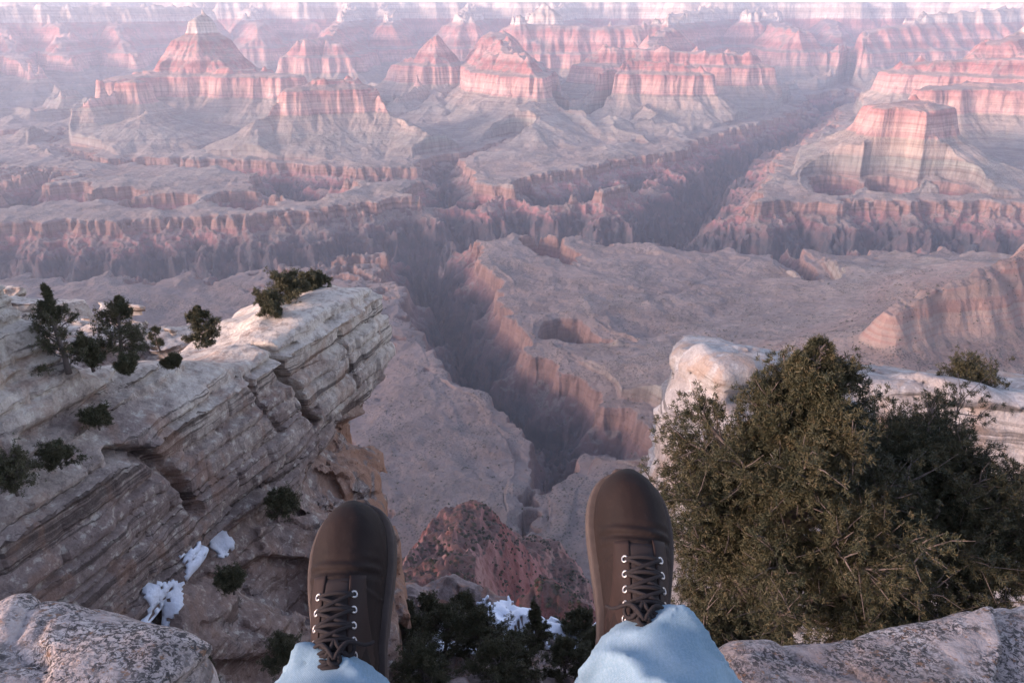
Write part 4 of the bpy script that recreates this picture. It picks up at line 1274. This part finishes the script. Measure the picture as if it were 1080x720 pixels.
person = empty('person', (0, -.05, -.85))
tag(person, 'seated person seen from above, light blue jeans and brown lace up boots over the drop', 'person')
INV = Vector(person.location)
def sub_parent(o):
    o.matrix_world = Matrix.Translation(-INV) @ o.matrix_world   # local transform below the person
bl, ML = make_boot(-1, 'left boot, toe pointing away, laces tied', (370, 531), .92, math.radians(-7), math.radians(43), math.radians(-5), person)
br, MR = make_boot(1, 'right boot, its cuff partly over the collar', (664, 498), .925, math.radians(4), math.radians(43), math.radians(3), person)
ankL = ML @ Vector((0, .030, .085)); ankR = MR @ Vector((0, .030, .085))
for b in (bl, br): sub_parent(b)
kneeL = Vector((-.215, .10, -.60)); kneeR = Vector((.215, .10, -.60))
hipL = Vector((-.11, -.33, -.74)); hipR = Vector((.11, -.33, -.74))
JL = ML @ Vector((-.004, .052, .082)); JR = MR @ Vector((.012, .056, .082))
def capsule(P, a, b, ra, rb):
    a = np.array(a); b = np.array(b); ab = b - a
    t = np.clip(((P - a) @ ab) / (ab @ ab), 0, 1)
    d = np.linalg.norm(P - a - t[:, None] * ab, axis=1)
    return d - (ra + (rb - ra) * t), t
def jeans_sdf(P):
    out = None
    for ank, knee, hip, sd in ((JL, kneeL, hipL, 1), (JR, kneeR, hipR, -1)):
        ax = (knee - ank).normalized(); A = np.array(ank); X = np.array(ax)
        d1, t1 = capsule(P, ank, knee, .064, .082)
        al = (P - A) @ X                                       # distance above the ankle
        rel = P - A - al[:, None] * X
        ref = np.cross(X, [1, 0, 0]); ref /= np.linalg.norm(ref); r2 = np.cross(X, ref)
        an = np.arctan2(rel @ r2, rel @ ref)
        wob = fbm3(P / .11 + sd * 3, 3)
        g1 = 1 - np.abs(np.sin(al * 46 + an * .9 * sd + wob * 1.8))
        g2 = 1 - np.abs(np.sin(al * 24 - an * 1.3 * sd + wob * 2.2 + 1.0))
        g3 = 1 - np.abs(np.sin(al * 88 + an * 2.2 * sd + wob * 5.0))
        fold = (g1 ** 2 * .010 + g2 ** 2.2 * .015 + g3 ** 2 * .002) * np.exp(-np.clip(al, 0, 1) / .22) + wob * .006
        seam = .0034 * np.exp(-((an - 1.9 * sd) * .075 / .0045) ** 2) + .0010 * np.exp(-((np.abs(an - 1.9 * sd) * .075 - .009) / .0012) ** 2)
        o = d1 - fold - seam
        cut = -(al + .008 + .006 * np.sin(an * 2 + 1) + wob * .005)
        o = smax(o, cut, .003)
        ha = al + .008 + .006 * np.sin(an * 2 + 1) + wob * .005
        hem = .0022 * np.exp(-((ha - .021) / .0018) ** 2) - .0014 * sstep(.020, .016, ha)
        o = o + hem
        inner, _ = capsule(P, ank, knee, .050, .066)
        o = np.maximum(o, -np.maximum(inner - fold, al - .005))
        d2, t2 = capsule(P, knee, hip, .094, .125)
        leg = smin(o, d2 - wob * .012, .03)
        out = leg if out is None else smin(out, leg, .04)
    pel, _ = capsule(P, hipL + Vector((.02, -.08, .05)), hipR + Vector((-.02, -.08, .05)), .15, .15)
    out = smin(out, pel - fbm3(P / .2, 2) * .01, .06)
    return np.maximum(out, P[:, 2] - (-.54) - np.clip((P[:, 1] + .30) * 3, 0, 3)) * .85
V, F = isosurface(jeans_sdf, (-.4, -.6, -1.1), (.4, .9, -.35), .08, 4, slack=1.0, pad=.022)
jn = np_mesh('jeans', V - np.array(INV), F, m_denim, person)
def body_sdf(P):
    out = None
    for ank, knee, hip in ((ankL, kneeL, hipL), (ankR, kneeR, hipR)):
        M_ = ML if ank is ankL else MR
        d, _ = capsule(P, ank, knee, .036, .055); d2, _ = capsule(P, knee, hip, .062, .085)
        d3, _ = capsule(P, ank, M_ @ Vector((0, .05, .055)), .034, .026); d4, _ = capsule(P, M_ @ Vector((0, .05, .055)), M_ @ Vector((0, .25, .045)), .026, .015)
        l = smin(smin(d, d2, .03), smin(d3, d4, .02), .02)
        out = l if out is None else smin(out, l, .03)
    pel, _ = capsule(P, hipL + Vector((.02, -.08, .05)), hipR + Vector((-.02, -.08, .05)), .12, .12)
    return np.maximum(smin(out, pel, .05), P[:, 2] + .58 - np.clip((P[:, 1] + .30) * 3, 0, 3))
V, F = isosurface(body_sdf, (-.4, -.6, -1.1), (.4, 1.0, -.3), .08, 2, pad=.01)
np_mesh('body', V - np.array(INV), F, m_skin, person)
# ------------------------------------------------------------------ haze
hb = bmesh.new()
bmesh.ops.create_cube(hb, size=1.0)
me = bpy.data.meshes.new('haze')
zlo, zhi = -5200.0, 520.0
for v in hb.verts:
    v.co = Vector((v.co.x * 124000, v.co.y * 124000, (zlo + zhi) / 2 + v.co.z * (zhi - zlo)))
hb.to_mesh(me); hb.free()
haze = bpy.data.objects.new('haze', me); col.objects.link(haze)
tag(haze, 'pale lilac haze filling the canyon', None, None, 'stuff')
hm = bpy.data.materials.new('haze_air'); hm.use_nodes = True
ht = hm.node_tree
for n in list(ht.nodes): ht.nodes.remove(n)
ho = ht.nodes.new('ShaderNodeOutputMaterial'); hv = ht.nodes.new('ShaderNodeVolumePrincipled')
hv.inputs['Color'].default_value = HAZE_COL
hv.inputs['Density'].default_value = HAZE_DENS
hv.inputs['Anisotropy'].default_value = 0.2
ht.links.new(hv.outputs[0], ho.inputs['Volume'])
me.materials.append(hm)
